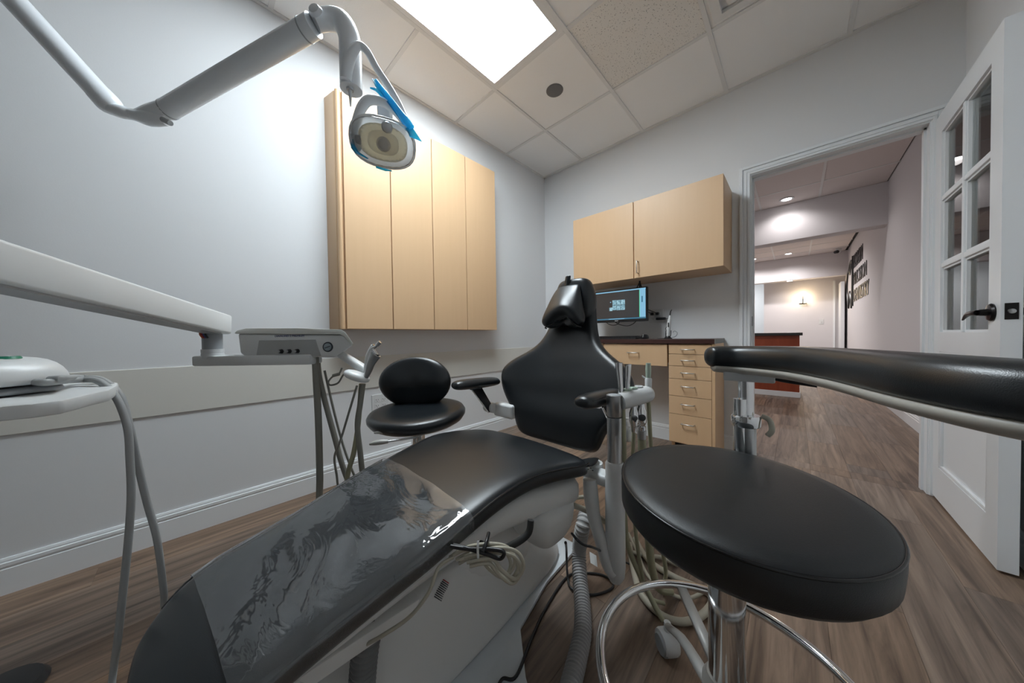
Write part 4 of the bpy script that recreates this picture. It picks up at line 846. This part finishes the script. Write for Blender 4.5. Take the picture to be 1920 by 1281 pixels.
lathe('pedal_disc', [(0.0, 0.0), (.075, 0.0), (.08, .01), (.07, .025), (.0, .03)], (-1.472, -0.373, 0.000), M_BLACK, t)

# ------------------------------------------------------------------ stools
def stool_base(t, c, hub_z, leg_r, ang0, ring=True, metal=M_ALU, ztop=0.56):
    x, y = c
    lathe('hub', [(0.0, hub_z-.05), (.035, hub_z-.05), (.042, hub_z-.02), (.042, hub_z+.005), (.034, hub_z+.02), (0.0, hub_z+.02)], (x, y, 0), M_ALU, t)
    lathe('outer_column', [(0.0, hub_z), (.031, hub_z), (.031, ztop-.06), (.0, ztop-.06)], (x, y, 0), M_CHROME, t, seg=32)
    lathe('inner_column', [(0.0, ztop-.06), (.020, ztop-.06), (.020, ztop), (0.0, ztop)], (x, y, 0), M_CHROME, t, seg=24)
    for k in range(5):
        a = R(ang0+72*k); d = Vector((math.cos(a), math.sin(a), 0)); n = Vector((-d.y, d.x, 0)); secs = []
        for (r_, z_, h_, w_) in ((.03, hub_z-.01, .028, .020), (.10, hub_z-.018, .024, .017), (.18, hub_z-.05, .022, .015), (leg_r-.02, .10, .020, .014), (leg_r+.015, .088, .016, .012)):
            p_ = Vector((x, y, z_-(0.035 if r_ < .16 else 0.015 if r_ < .2 else 0)))+d*r_
            secs.append([p_+n*w_-Vector((0, 0, h_)), p_+n*w_*.8+Vector((0, 0, 0)), p_-n*w_*.8, p_-n*w_-Vector((0, 0, h_))])
        loft('leg', secs, M_ALU, t, sub=1)
        q = Vector((x, y, 0))+d*leg_r; ca = R(228) if k == 0 else a+R(65); ax_ = Vector((math.cos(ca), math.sin(ca), 0))
        cs = lathe('caster', [(0.0, -.024), (.022, -.024), (.029, -.018), (.030, 0.0), (.029, .018), (.024, .024), (0.0, .024)], (q.x, q.y, .030), M_PLASG, t, axis=ax_, seg=20)
        lathe('caster_hood', [(0.0, -.020), (.030, -.020), (.033, -.012), (.033, .012), (.030, .020), (0.0, .020)], (q.x, q.y, .036), M_PLAS, cs, axis=ax_, seg=20)
        tube('caster_stem', [(q.x, q.y, .055), (q.x, q.y, .092)], .009, M_PLAS, cs, smooth=0)
SC = (-.0865, .722); HC = (-.098, .712)
t = thing('assistant_stool', 'large round black vinyl assistant stool with foot ring in the right foreground', 'stool', (HC[0], HC[1], 0))
TN = Vector((.040, -.040, 1)).normalized(); TU = Vector((1, 0, -.040)).normalized(); TV = TN.cross(TU)
def disc_prof(prof, o, m, par, name, seg=64, auto=60):
    return lathe(name, prof, o, m, par, axis=TN, seg=seg, auto=auto)
so = (SC[0], SC[1], .607)
sc_ = disc_prof([(0.0, -.075), (.185, -.075), (.200, -.071), (.2075, -.060), (.2085, -.03), (.208, -.012), (.2055, -.005), (.198, .0), (.175, .0035), (.12, .005), (.05, .0055), (0.0, .0055)], so, M_VINYLM, t, 'seat_cushion')
bm = bmesh.new(); NR = 72; Q = []
for k in range(NR):
    a = 2*math.pi*k/NR; Q.append(Vector(so)+(TU*math.cos(a)+TV*math.sin(a))*.2062-TN*.0065)
bm_obj('seat_piping', tube_bm(Q, .0027, 6, smooth=0, closed=True), M_PIPE, sc_, smooth=True)
lathe('seat_boot', [(0.0, -.03), (.036, -.03), (.038, 0.0), (.045, .03), (0.0, .03)], (HC[0], HC[1], .50), M_RUBBER, t)
stool_base(t, HC, .205, .25, 131, ztop=.52)
RZ = .205; RR_ = .243; RC = (-.099, .716); Q = [Vector((RC[0]+RR_*math.cos(2*math.pi*k/80), RC[1]+RR_*math.sin(2*math.pi*k/80), RZ)) for k in range(80)]
bm_obj('foot_ring', tube_bm(Q, .0105, 14, smooth=0, closed=True), M_CHROME, t, smooth=True)
for ag in (123, 28, 250):
    a = R(ag); d = Vector((math.cos(a), math.sin(a), 0)); n = Vector((-d.y, d.x, 0)); c0 = Vector((RC[0], RC[1], RZ-.002))
    loft('ring_spoke', [[c0+d*r_+n*.011-Vector((0, 0, .010)), c0+d*r_+n*.011+Vector((0, 0, .002)), c0+d*r_-n*.011+Vector((0, 0, .002)), c0+d*r_-n*.011-Vector((0, 0, .010))] for r_ in (.03, .13, .236)], M_ALU, t, sub=0)
# body-support arm: chrome post behind the seat, curved padded bar around it
pp = ((-0.090, 0.945, 0.788)); px_, py_ = pp[0], pp[1]
tube('support_post', [(px_, py_, .50), (px_, py_, .70)], .0215, M_STEEL, t, seg=24, smooth=0)
tube('support_post_inner', [(px_, py_, .70), (px_, py_, .79)], .0165, M_CHROME, t, seg=24, smooth=0)
tube('support_post_front', [(px_-.010, py_-.012, .44), (px_-.010, py_-.012, .745)], .014, M_CHROME, t, seg=20, smooth=0)
lathe('clamp_collar', [(0.0, -.014), (.029, -.014), (.031, -.010), (.031, .010), (.029, .014), (0.0, .014)], (px_, py_, .690), M_CHROME, t, seg=28)
tube('clamp_lever', [(px_+.03, py_+.005, .705), (px_+.045, py_+.005, .697), (px_+.05, py_, .675), (px_+.042, py_, .66)], .006, M_HOSEC, t)
tube('under_seat_bracket', [(px_, py_, .51), (HC[0], HC[1]+.12, .50), (HC[0], HC[1], .505)], .014, M_ALU, t)
# black arm pad
AP = []; PL = []
path = catmull([(-.172, .925, .848), (-.150, .936, .848), (-.09, .938, .848), (.0, .868, .85), (.064, .765, .85), (.103, .660, .85), (.132, .585, .85), (.172, .530, .849), (.240, .505, .848), (.31, .50, .848), (.335, .50, .848)], 3)
for i_, c in enumerate(path):
    T_ = (path[min(i_+1, len(path)-1)]-path[max(i_-1, 0)]).normalized(); d = Vector((T_.y, -T_.x, 0)).normalized(); f_ = i_/(len(path)-1)
    e_ = max(0.02, min(1.0, f_/.09, (1-f_)/.07)); e_ = (1-(1-e_)**2)**.5
    h_ = (.028+.004*min(1, f_*2))*e_; w_ = (.030+.010*min(1, f_*1.8))*e_
    AP.append([c+d*(w_*math.copysign(abs(math.cos(b))**.75, math.cos(b)))+Vector((0, 0, h_*math.copysign(abs(math.sin(b))**.8, math.sin(b)))) for b in [2*math.pi*k/14 for k in range(14)]])
    if e_ > .8: PL.append([c+d*(w_*.88*u)+Vector((0, 0, -h_*v)) for u, v in ((-1, .62), (1, .62), (1.0, 1.0), (.75, 1.42), (-.75, 1.42), (-1.0, 1.0))])
pad = loft('support_arm_pad', AP, M_VINYL, t, sub=2); pad['label'] = 'thick curved black vinyl body-support bar'
loft('support_arm_base', PL, M_CREAM, t, sub=1)
a = R(96); c = Vector((px_, py_, .803)); 
box('support_mount', -.045, .055, -.022, .022, -.014, .018, mat('mount_grey', (0.62, 0.63, 0.64), 0.4), t, bev=0.004, M=Matrix.Translation(c)@Matrix.Rotation(R(6), 4, 'Z'))
tube('release_lever', [(px_+.05, py_-.01, .800), (px_+.075, py_-.012, .797), (px_+.125, py_-.02, .793)], [.003, .0045, .005], M_BLACK, t, seg=8)

# round stool beyond the dental chair
c2 = (-1.27, .698)
t = thing('operator_stool', 'round black vinyl stool with oval backrest beyond the dental chair', 'stool', (c2[0], c2[1], 0))
T2 = Vector((.03, -.055, 1)).normalized(); so2 = (c2[0], c2[1], .580)
lathe('seat_cushion', [(0.0, -.056), (.186, -.056), (.205, -.048), (.217, -.030), (.218, -.018), (.210, -.005), (.186, .001), (.12, .0015), (.05, -.002), (0.0, -.003)], so2, M_VINYL, t, axis=T2, seg=48, auto=80)
lathe('seat_pan', [(0.0, -.068), (.14, -.068), (.185, -.060), (.192, -.052), (0.0, -.050)], so2, M_CREAM, t, axis=T2, seg=40)
vd = Vector((-.72, .69, 0)).normalized(); rd = Vector((vd.y, -vd.x, 0))
BO = Vector((-1.379, 0.755, 0.691)); secs = []
for (s_, th) in ((.35, -.032), (.80, -.028), (.96, -.014), (1.0, .0), (.96, .018), (.8, .028), (.4, .034)):
    ring_ = []
    for k in range(24):
        a = 2*math.pi*k/24; u = math.cos(a); v = math.sin(a); hh = .128 if v > 0 else .140
        x_ = u*.180*s_*(1.0 if v > 0 else 1-.05*v*v); ring_.append(BO+rd*x_+Vector((0, 0, v*hh*s_))+vd*(th+.035*(u*u)*(-1)*.8))
    secs.append(ring_)
loft('backrest', secs, M_VINYL, t, sub=1)
tube('back_bracket', [BO+vd*.03, BO+vd*.06+Vector((0, 0, -.10)), BO+vd*.05+Vector((0, 0, -.19)), Vector((c2[0], c2[1], .510))+vd*.10, Vector((c2[0], c2[1], .510))], .012, M_ALU, t)
for (a0, b0) in (((-1.207, 0.569, 0.492), (-1.214, 0.520, 0.487)), ((-1.339, 0.650, 0.474), (-1.410, 0.556, 0.472))): pass
tube('height_lever', [(-1.101, 0.601, 0.510), (-1.124, 0.551, 0.509), (-1.147, 0.502, 0.508)], .004, M_STEEL, t)
tube('lever_paddle', [(-1.146, 0.503, 0.508), (-1.160, 0.483, 0.508), (-1.173, 0.464, 0.506), (-1.188, 0.449, 0.502)], [.007, .010, .009, .004], M_ALU, t)
tube('second_lever', [(-1.186, 0.548, 0.530), (-1.201, 0.507, 0.533), (-1.226, 0.483, 0.529)], [.004, .008, .004], M_ALU, t)
stool_base(t, c2, .12, .24, 36, ztop=.52)

# ------------------------------------------------------------------ delivery unit on its arm (left)
O = Vector((-1.306, 0.223, 0.894)); FU = Vector((0.7255, 0.6882, 0)); FV = Vector((-.6882, .7255, 0)); FX = Vector((-.95, .31, 0)); Z = Vector((0, 0, 1)); K = 1.06/560.4
def L(px, py, v=0.0): return O+FU*((px-540)*K)+Z*((645-py)*K)+FV*v
du = thing('delivery_unit', 'white dental delivery unit with three knobs and a gauge on a long swing arm', 'dental unit', (-0.62, -0.40, 0))
A_ = Vector((-1.529, 0.055, 0.969)); B_ = Vector((-0.966, -0.223, 1.037)); dirn = (B_-A_); dl = dirn.length; dn = dirn.normalized()
END = B_+dn*0.30
side = dn.cross(Z).normalized(); upv = side.cross(dn).normalized()
if upv.z < 0: upv = -upv
bm = prism_bm([(-.030, -.035), (.030, -.035), (.030, .037), (-.030, .037)], A_-dn*.028, side, upv, dn, (END-A_).length+.028, bev=0.008, seg=3)
bm_obj('swing_arm', bm, M_PLAS, du, smooth=True, auto=35)
bm = prism_bm([(-.024, -.039), (.024, -.039), (.024, -.034), (-.024, -.034)], A_+dn*.03, side, upv, dn, (END-A_).length-.03)
bm_obj('arm_underside', bm, M_PLASG, du)
lathe('arm_screw', [(0.0, 0.0), (.005, 0.0), (.005, .0015), (0.0, .0015)], Vector((-1.484, 0.048, 0.939)), M_STEEL, du, axis=-FV, seg=12)
tube('arm_support_post', [(END.x, END.y, .0), (END.x, END.y, END.z-.03)], .03, M_PLAS, du, smooth=0, seg=20)
lathe('support_foot', [(0.0, 0.0), (.14, 0.0), (.14, .012), (.04, .03), (0.0, .03)], (END.x, END.y, 0), M_PLAS, du)
c = L(388, 648, .02)
lathe('swivel_pin', [(0.0, .0), (.0275, .0), (.0275, .065), (0.0, .065)], c-Z*.012, M_PLASG, du, seg=24)
for k, mm_ in enumerate((M_ORANGE, M_INKR, M_INKB, M_BLACK)): tube('wire', [c+Z*.055-FV*.026+FU*(-.016+.006*k), c+Z*.042-FV*.030+FU*(-.012+.006*k), c+Z*.030-FV*.027+FU*(-.006+.006*k)], .003, mm_, du, seg=6)
lathe('swivel_collar', [(0.0, .0), (.031, .0), (.031, .018), (.030, .019), (.030, .021), (.031, .022), (.031, .034), (0.0, .034)], c-Z*.044, M_PLAS, du, seg=28)
prism('lower_arm', [(-.028, -.018), (.39, -.018), (.39, .018), (-.028, .018)], L(378, 675, -.010), FU, Z, FV, .07, M_PLAS, du, bev=0.006)
# head: front-face outline extruded back
hp = [(447, 625), (645, 630), (664, 648), (628, 672), (458, 667), (450, 661)]
hp = [((x-540)*K, (645-y)*K) for x, y in hp]
hd_ = bm_obj('head_body', prism_bm(hp, O, FU, Z, FX, .22, bev=0.006, seg=3), M_PLAS, du, smooth=True, auto=35)
lid = [(443, 624), (448, 619), (465, 615), (560, 616), (642, 620), (650, 625), (664, 646), (662, 651), (646, 632), (640, 629), (446, 625)]
lid = [((x-540)*K, (645-y)*K) for x, y in lid]
bm_obj('top_mat', prism_bm(lid, O-FV*.006, FU, Z, FX, .232, bev=0.0015), mat('mat_silicone', (0.68, 0.68, 0.64), 0.5), du, smooth=True, auto=35)
rec = [(486, 638), (592, 638), (602, 668.5), (480, 668.5)]; rec = [((x-540)*K, (645-y)*K) for x, y in rec]
bm_obj('control_recess', prism_bm(rec, O-FV*.0012, FU, Z, FV, .004, bev=0.001), mat('recess_grey', (0.42, 0.43, 0.43), 0.5), hd_)
for x in (528, 543, 558): 
    kn = lathe('knob', [(0.0, .012), (.005, .012), (.0065, .009), (.008, .0), (0.0, .0)], L(x, 659, -.001), M_BLACK, du, axis=-FV, seg=16)
    lathe('knob_cap', [(0.0, .0145), (.004, .014), (.0045, .011)], L(x, 659, -.001), M_STEEL, kn, axis=-FV, seg=12)
gg = lathe('pressure_gauge', [(0.0, .0025), (.0135, .0025), (.015, .004), (.0172, .003), (.0178, .0), (0.0, .0)], L(615, 652, -.0005), mat('gauge_rim', (0.05, 0.06, 0.07), 0.3), du, axis=-FV, seg=28)
lathe('gauge_dial', [(0.0, .0), (.0135, .0), (.0135, .0008), (0.0, .0008)], L(615, 652, -.003), mat('gauge_face', (0.30, 0.36, 0.40), 0.3), gg, axis=-FV, seg=24)
tube('gauge_needle', [L(610, 654, -.0044), L(620, 650.5, -.0044)], .0012, M_BLACK, gg, seg=6, smooth=0)
text_obj('lettering', 'DIAMOND 2 PREMIUM', .0105, L(543.5, 630.5, -.0008), FU, Z, M_INKB, hd_, depth=.0003, width=1.0)
for x in (519, 563): lathe('foot_screw', [(0.0, .0), (.004, .0), (.004, .003), (0.0, .003)], L(x, 671, .03), M_STEEL, du, seg=8)
# instrument bracket
a1, a2 = L(620, 668, .06), L(686, 702, .02)
loft('bracket_arm', [[a1+(a2-a1)*s_+FV*(w_*math.cos(b))+Z*(h_*math.sin(b)) for b in [2*math.pi*k/12 for k in range(12)]] for (s_, w_, h_) in ((-.05, .022, .014), (0, .024, .017), (.5, .022, .019), (.85, .022, .020), (1.0, .018, .015))], M_PLAS, du, sub=1)
h0, h1 = L(656, 701, -.02), L(690, 713, -.01)
loft('instrument_holder', [[h0+(h1-h0)*s_+FV*(w_*math.cos(b))+Z*(h_*math.sin(b)) for b in [2*math.pi*k/14 for k in range(14)]] for (s_, w_, h_) in ((-.10, .012, .006), (-.02, .028, .017), (.5, .032, .0195), (.95, .028, .016), (1.08, .012, .007))], M_PLAS, du, sub=1)
for k, (x0, y0, x1, y1, x2, y2, rr, lab) in enumerate(((679, 707, 688, 668, 697, 651, .0085, 'dental handpiece with a small silver head, left of the two in the white bracket'), (689, 709, 700, 682, 709, 667, .013, 'silver air turbine with an angled head, right of the two in the white bracket'))):
    t = thing('bracket_handpiece', lab, 'dental tool', L(x0, y0, -.015), group='handpieces in the delivery bracket')
    v_ = -.018 if k else .01
    tube('handle', [L(x0, y0, v_), L((x0+x1)/2, (y0+y1)/2, v_), L(x1, y1, v_), L(x2, y2, v_)], [rr*.65, rr*.9, rr, rr*.9 if k == 0 else rr*1.3], M_STEEL if k else M_PLAS, t, seg=14)
    if k:
        tube('turbine_neck', [L(x2, y2, v_), L(703, 657, v_), L(708, 653, v_), L(713, 647, v_)], [.008, .007, .0045, .005], M_CHROME, t, seg=10)
        tube('turbine_head', [L(711, 650, v_), L(717, 644, v_)], .0065, M_CHROME, t, seg=12, smooth=0)
        lathe('valve_button', [(0.0, .0), (.006, .0), (.006, .010), (0.0, .010)], L(709, 670, v_), M_BLACK, t, axis=FU, seg=12)
    else: tube('tip', [L(x2-2, y2+2, v_), L(699, 650, v_)], .006, M_CHROME, t, seg=10, smooth=0)
t = thing('looped_tube', 'short grey tube curled in a loop under the white bracket', 'tube', L(625, 712))
tube('tube_loop', [L(656, 702), L(645, 703), L(640, 708), L(632, 720), L(618, 724), L(614, 718), L(622, 708), L(634, 703), L(640, 692)], .0032, M_HOSED, t, seg=8)
tube('tube_clip', [L(624, 706, -.004), L(636, 703, -.004)], .0055, M_HOSED, t, seg=8, smooth=0)
def hose(pts, r, label, m=M_HOSED, grp='hoses hanging below the delivery unit'): return tag(tube('hanging_hose', pts, r, m, seg=10), label, 'hose', group=grp)
hose([L(580, 672, .03), L(581, 720, .03), L(583, 800, .03), L(583, 900, .03), L(582, 1000, .03), L(600, 1085, .06), L(640, 1095, .14)], .0115, 'thick straight taupe hose hanging down from the delivery head')
hose([L(577, 672, .05), L(580, 710, .05), L(590, 760, .05), L(607, 830, .05), L(622, 890, .05), L(640, 950, .06), L(660, 1040, .10)], .0095, 'taupe hose slanting right from the delivery head behind the straight one')
hose([L(584, 700, .07), L(596, 760, .07), L(612, 830, .07), L(630, 890, .07), L(655, 970, .09), L(675, 1030, .12)], .0042, 'thin hose following the slanting taupe hose')
hose([L(676, 722, .0), L(672, 760, .0), L(668, 800, .0), L(659, 850, .0), L(645, 900, .0), L(630, 960, .05), L(640, 1040, .10)], .0085, 'olive hose under the bracket, slanting left to the foot cushion', M_HOSEO)
hose([L(680, 722, -.005), L(674, 760, -.005), L(668, 800, -.005), L(672, 850, -.005), L(676, 900, .0), L(680, 960, .05), L(670, 1040, .12)], .0095, 'taupe hose hanging straight down under the bracket')
hose([L(673, 724, -.02), L(658, 770, -.02), L(636, 830, -.01), L(622, 860, .0), L(619, 900, .02), L(620, 960, .04), L(635, 1050, .10)], .0038, 'thin hose looping left from the bracket down to the chair')

# ------------------------------------------------------------------ tray with the scanner base (far left)
t = thing('side_tray', 'thin white rounded tray shelf at the left edge', 'tray', (-1.176, -0.242, 0.800))
tp = [(-0.988, -0.110, 0.828), (-0.927, -0.104, 0.828), (-0.847, -0.104, 0.828), (-0.816, -0.115, 0.828), (-0.785, -0.123, 0.828), (-0.754, -0.132, 0.828), (-0.743, -0.154, 0.828), (-0.747, -0.177, 0.828), (-.78, -.30, .828), (-.86, -.36, .828), (-1.02, -.34, .828), (-1.10, -.22, .828)]
prism('tray_plate', [(p[0], p[1]) for p in tp], (0, 0, .808), (1, 0, 0), (0, 1, 0), (0, 0, 1), .020, M_PLAS, t, bev=0.004)
tube('tray_post', [(-.90, -.33, .0), (-.90, -.33, .81)], .02, M_PLAS, t, smooth=0, seg=16)
lathe('tray_foot', [(0.0, 0.0), (.12, 0.0), (.12, .012), (.03, .03), (0.0, .03)], (-.90, -.33, 0), M_PLAS, t)
t = thing('scanner_base', 'white rounded device with a green oval button and grey foot, on the side tray', 'dental device', (-.89, -.19, .829))
dc = Vector((-.928, -.240, 0)); da = Vector((.72, -.69, 0)).normalized(); db = Vector((.69, .72, 0)).normalized()
def dring(hl, hw, z, n=20, r=.5): return [dc+db*(hl*math.copysign(abs(math.cos(a))**r, math.cos(a)))+da*(hw*math.copysign(abs(math.sin(a))**r, math.sin(a)))+Vector((0, 0, z)) for a in [2*math.pi*k/n for k in range(n)]]
loft('device_shell', [dring(.088, .052, .842), dring(.094, .058, .846), dring(.092, .057, .860), dring(.080, .050, .878), dring(.060, .038, .8865), dring(.03, .02, .8885)], M_PLAS, t, sub=1)
loft('device_foot', [dring(.086, .050, .829), dring(.089, .053, .832), dring(.089, .053, .843)], M_PLASG, t, sub=1)
lathe('green_button', [(0.0, .0025), (.014, .0022), (.0165, -.002)], dc+db*.045+Vector((0, 0, .8868)), M_GREEN, t, seg=24)
lathe('button_mark', [(0.0, .0006), (.004, .0005), (.0045, .0)], dc+db*.049+Vector((0, 0, .8893)), M_PLAS, t, seg=16)
e_ = dc+db*.090
tag(tube('device_cord', [tuple(e_+Vector((0, .0, .848))), tuple(e_+db*.02+Vector((0, .0, .847))), (-0.964, -0.150, 0.840), (-0.929, -0.124, 0.836), (-0.907, -0.104, 0.807), (-0.892, -0.091, 0.753), (-0.888, -0.089, 0.694), (-0.887, -0.089, 0.626), (-0.899, -0.095, 0.544), (-0.913, -0.104, 0.451), (-0.938, -0.116, 0.341), (-0.996, -0.134, 0.204), (-.70, -.13, .03), (-.66, -.25, .012)], .0055, M_HOSE), 'grey cord hanging from the white device, nearer one reaching the bottom edge', 'cord', group='grey cords of the white device')
tag(tube('device_cord', [tuple(e_+Vector((-.012, .01, .850))), tuple(e_+db*.02+Vector((-.012, .01, .851))), (-1.007, -0.157, 0.841), (-0.976, -0.127, 0.835), (-0.950, -0.104, 0.805), (-0.937, -0.093, 0.745), (-0.942, -0.085, 0.668), (-0.945, -0.076, 0.589), (-0.947, -0.066, 0.518), (-0.956, -0.062, 0.456), (-0.981, -0.060, 0.373), (-1.002, -0.055, 0.262), (-.88, .02, .03), (-.80, .10, .025)], .0055, M_HOSE), 'grey cord hanging from the white device, farther one going behind the foot cushion', 'cord', group='grey cords of the white device')

# ------------------------------------------------------------------ operating light
ol = thing('operating_light', 'white dental operating light on a jointed arm above the chair', 'lamp', (-1.60, -.66, 2.705))
J1 = Vector((-1.798, -0.195, 1.764)); T1 = Vector((-1.883, -0.419, 2.083))
dv = (T1-J1).normalized(); TOP = T1+dv*.45
tube('upper_arm', [J1+dv*.02, T1, TOP], .0325, M_LAMP, ol, seg=24, smooth=0)
tube('ceiling_stem', [TOP-dv*.02, TOP+Vector((-.02, -.02, .10)), (TOP.x-.03, TOP.y-.03, ZC-.02)], .0325, M_LAMP, ol, seg=20)
lathe('ceiling_plate', [(0.0, -.03), (.07, -.03), (.09, -.012), (.09, 0.0), (0.0, 0.0)], (TOP.x-.03, TOP.y-.03, ZC-.004), M_LAMP, ol)
tube('arm_end_cap', [J1+dv*.045, J1+dv*.0, J1-dv*.022], [.0340, .0345, .018], M_LAMP, ol, seg=20)
tube('knuckle', [(-1.800, -0.198, 1.752), (-1.768, -0.167, 1.740), (-1.753, -0.140, 1.737), (-1.711, -0.100, 1.723), (-1.673, -0.058, 1.716)], [.018, .021, .019, .026, .016], M_LAMP, ol, seg=16)
tube('knuckle_cover', [(-1.734, -0.128, 1.735), (-1.703, -0.091, 1.746), (-1.674, -0.057, 1.757)], [.016, .026, .030], M_LAMP, ol, seg=16)
tube('knuckle_gap', [(-1.630, -0.065, 1.696), (-1.609, -0.046, 1.682)], .009, M_PLASG, ol, seg=10, smooth=0)
K1 = Vector((-1.681, -0.057, 1.759)); K2 = Vector((-1.077, 0.284, 1.895)); kd = (K2-K1).normalized()
tube('lower_arm', [K1, K2-kd*.02], .0325, M_LAMP, ol, seg=28, smooth=0)
for (c_, s_) in ((K1, .012), (K2, -.055)):
    tube('arm_band', [c_+kd*s_-kd*.002, c_+kd*s_+kd*.002], .0337, M_PLASG, ol, seg=28, smooth=0)
tube('elbow', [(-1.087, 0.275, 1.895), (-1.072, 0.304, 1.915), (-1.043, 0.337, 1.910), (-1.026, 0.353, 1.865), (-1.022, 0.355, 1.811)], [.0265, .029, .031, .0315, .0315], M_LAMP, ol, seg=24)
lathe('hinge_cap', [(0.0, .012), (.015, .010), (.02, .0)], (-1.049, 0.269, 1.895), M_LAMP, ol, axis=(.6, -.7, .1))
Vt = Vector((-1.022, 0.355, 1.815)); 
tube('drop_cylinder', [Vt+Z*.004, Vt-Z*.118], .032, M_LAMP, ol, seg=32, smooth=0)
tube('pointed_tip', [Vt-Z*.118+Vector((.002, -.004, 0)), Vt-Z*.132+Vector((.002, -.004, 0)), Vt-Z*.172+Vector((.002, -.004, 0))], [.0065, .0055, .002], M_PLAS, ol, seg=12, smooth=0)
lathe('tip_collar', [(0.0, -.006), (.010, -.006), (.011, 0.0), (0.0, 0.0)], Vt-Z*.118+Vector((.002, -.004, 0)), M_STEEL, ol, seg=16)
tube('yoke_stem', [(-1.000, 0.332, 1.701), (-0.991, 0.334, 1.737), (-0.981, 0.345, 1.778), (-0.977, 0.363, 1.810), (-0.969, 0.385, 1.803), (-0.967, 0.413, 1.767), (-0.957, 0.449, 1.721), (-0.946, 0.478, 1.671), (-0.932, 0.498, 1.613)], [.016, .017, .015, .012, .0105, .0105, .0105, .0105, .009], M_LAMP, ol, seg=16)
tube('yoke_handle', [(-0.893, 0.478, 1.569), (-0.896, 0.456, 1.596), (-0.902, 0.430, 1.617), (-0.909, 0.396, 1.623), (-0.917, 0.367, 1.614), (-0.922, 0.348, 1.585), (-0.926, 0.336, 1.545), (-0.933, 0.329, 1.507), (-0.936, 0.332, 1.476), (-0.935, 0.347, 1.466)], [.009, .0115, .0125, .013, .0135, .0135, .013, .0125, .011, .008], M_LAMP, ol, seg=16)
lathe('yoke_joint', [(0.0, -.008), (.012, -.006), (.012, .006), (0.0, .008)], (-0.924, 0.337, 1.488), M_PLASG, ol, axis=(.6, .8, 0))
HC_ = Vector((-0.901, 0.401, 1.497)); nrm = (Vector((0, 0, .909))-HC_).normalized(); nrm = (nrm*0.9+Vector((.10, -.10, -.12))).normalized()
hu = Vector((.72, .68, -.26)); hu = (hu-nrm*hu.dot(nrm)).normalized(); hv = nrm.cross(hu).normalized()
if hv.z < 0: hv = -hv
def hring(a_, b_, n_, off=(0, 0), N=28, e=.8):
    return [HC_+hu*(off[0]+a_*math.copysign(abs(math.cos(t))**e, math.cos(t)))+hv*(off[1]+b_*math.copysign(abs(math.sin(t))**e, math.sin(t)))+nrm*n_ for t in [2*math.pi*k/N for k in range(N)]]
loft('head_housing', [hring(.02, .014, -.052, (.0, .02)), hring(.055, .035, -.048, (.0, .015)), hring(.080, .052, -.028, (0, .008)), hring(.088, .062, .0), hring(.089, .063, .006)], M_MILK, ol, sub=1, cap=False)
loft('reflector', [hring(.083, .057, .0115), hring(.060, .042, -.004+.014), hring(.035, .026, .0125)], M_YEL, ol, sub=1)
lathe('bulb_cap', [(0.0, .020), (.014, .018), (.019, .008), (.020, 0.0)], HC_+nrm*.010-hv*.003, M_REFC, ol, axis=nrm)
lathe('switch_boss', [(0.0, .012), (.012, .010), (.016, 0.0)], HC_+nrm*.010+hv*.042+hu*.01, M_STEEL, ol, axis=nrm)
sh = loft('front_shield', [hring(.090, .064, .010), hring(.089, .063, .020), hring(.083, .057, .034), hring(.065, .044, .043), hring(.03, .02, .0465)], M_SHIELD, ol, sub=1)
sh['label'] = 'clear rounded plastic shield over the lamp'
tube('shield_rim', [Vector(p) for p in hring(.0905, .0645, .011)], .0022, M_LAMP, ol, seg=6, smooth=0, closed=True)
box('head_bracket', -.022, .022, -.012, .012, -.03, .03, M_LAMP, ol, bev=0.006, M=Matrix.Translation(Vector((-0.947, 0.428, 1.620)))@Matrix.Rotation(R(43), 4, 'Z'))
def strip(name, pts, wv, m, par):
    bm = bmesh.new(); n = len(pts); wv = Vector(wv); rows = []
    for i, (p, wd) in enumerate(pts):
        p = Vector(p); rows.append([bm.verts.new(p+wv*wd*u+nrm*(.004*math.sin(i*1.9+u*3))) for u in (-1, -.5, 0, .5, 1)])
    for a, b in zip(rows, rows[1:]):
        for k in range(4): bm.faces.new((a[k], a[k+1], b[k+1], b[k]))
    o = bm_obj(name, bm, m, par, smooth=True); md = o.modifiers.new('thickness', 'SOLIDIFY'); md.thickness = .0006; return o
fb1 = strip('blue_film', [((-0.939, 0.397, 1.704), .010), ((-0.924, 0.403, 1.675), .014), ((-0.897, 0.415, 1.634), .014), ((-0.874, 0.428, 1.598), .015), ((-0.852, 0.442, 1.562), .016), ((-0.832, 0.453, 1.526), .016), ((-0.820, 0.463, 1.499), .018)], (.55, .80, -.3), M_BLUE, ol)
fb1['label'] = 'crumpled blue barrier film over the right handle'
tube('blue_film_roll', [(-0.933, 0.396, 1.700), (-0.902, 0.409, 1.652), (-0.871, 0.431, 1.598), (-0.841, 0.444, 1.553), (-0.830, 0.455, 1.534)], [.004, .007, .010, .012, .009], M_BLUE, ol, seg=10)
strip('blue_film', [((-0.951, 0.385, 1.680), .002), ((-0.933, 0.395, 1.671), .005), ((-0.910, 0.409, 1.643), .006), ((-0.887, 0.423, 1.616), .004)], (.2, .2, .95), M_BLUE, ol)
strip('blue_film', [((-0.926, 0.321, 1.482), .005), ((-0.924, 0.322, 1.460), .008), ((-0.921, 0.332, 1.448), .006), ((-0.903, 0.355, 1.432), .003)], (.9, .4, .1), M_BLUE, ol)
strip('blue_film', [((-0.871, 0.364, 1.399), .003), ((-0.852, 0.382, 1.390), .004), ((-0.838, 0.395, 1.387), .002)], (.1, .1, -.9), M_BLUE, ol)
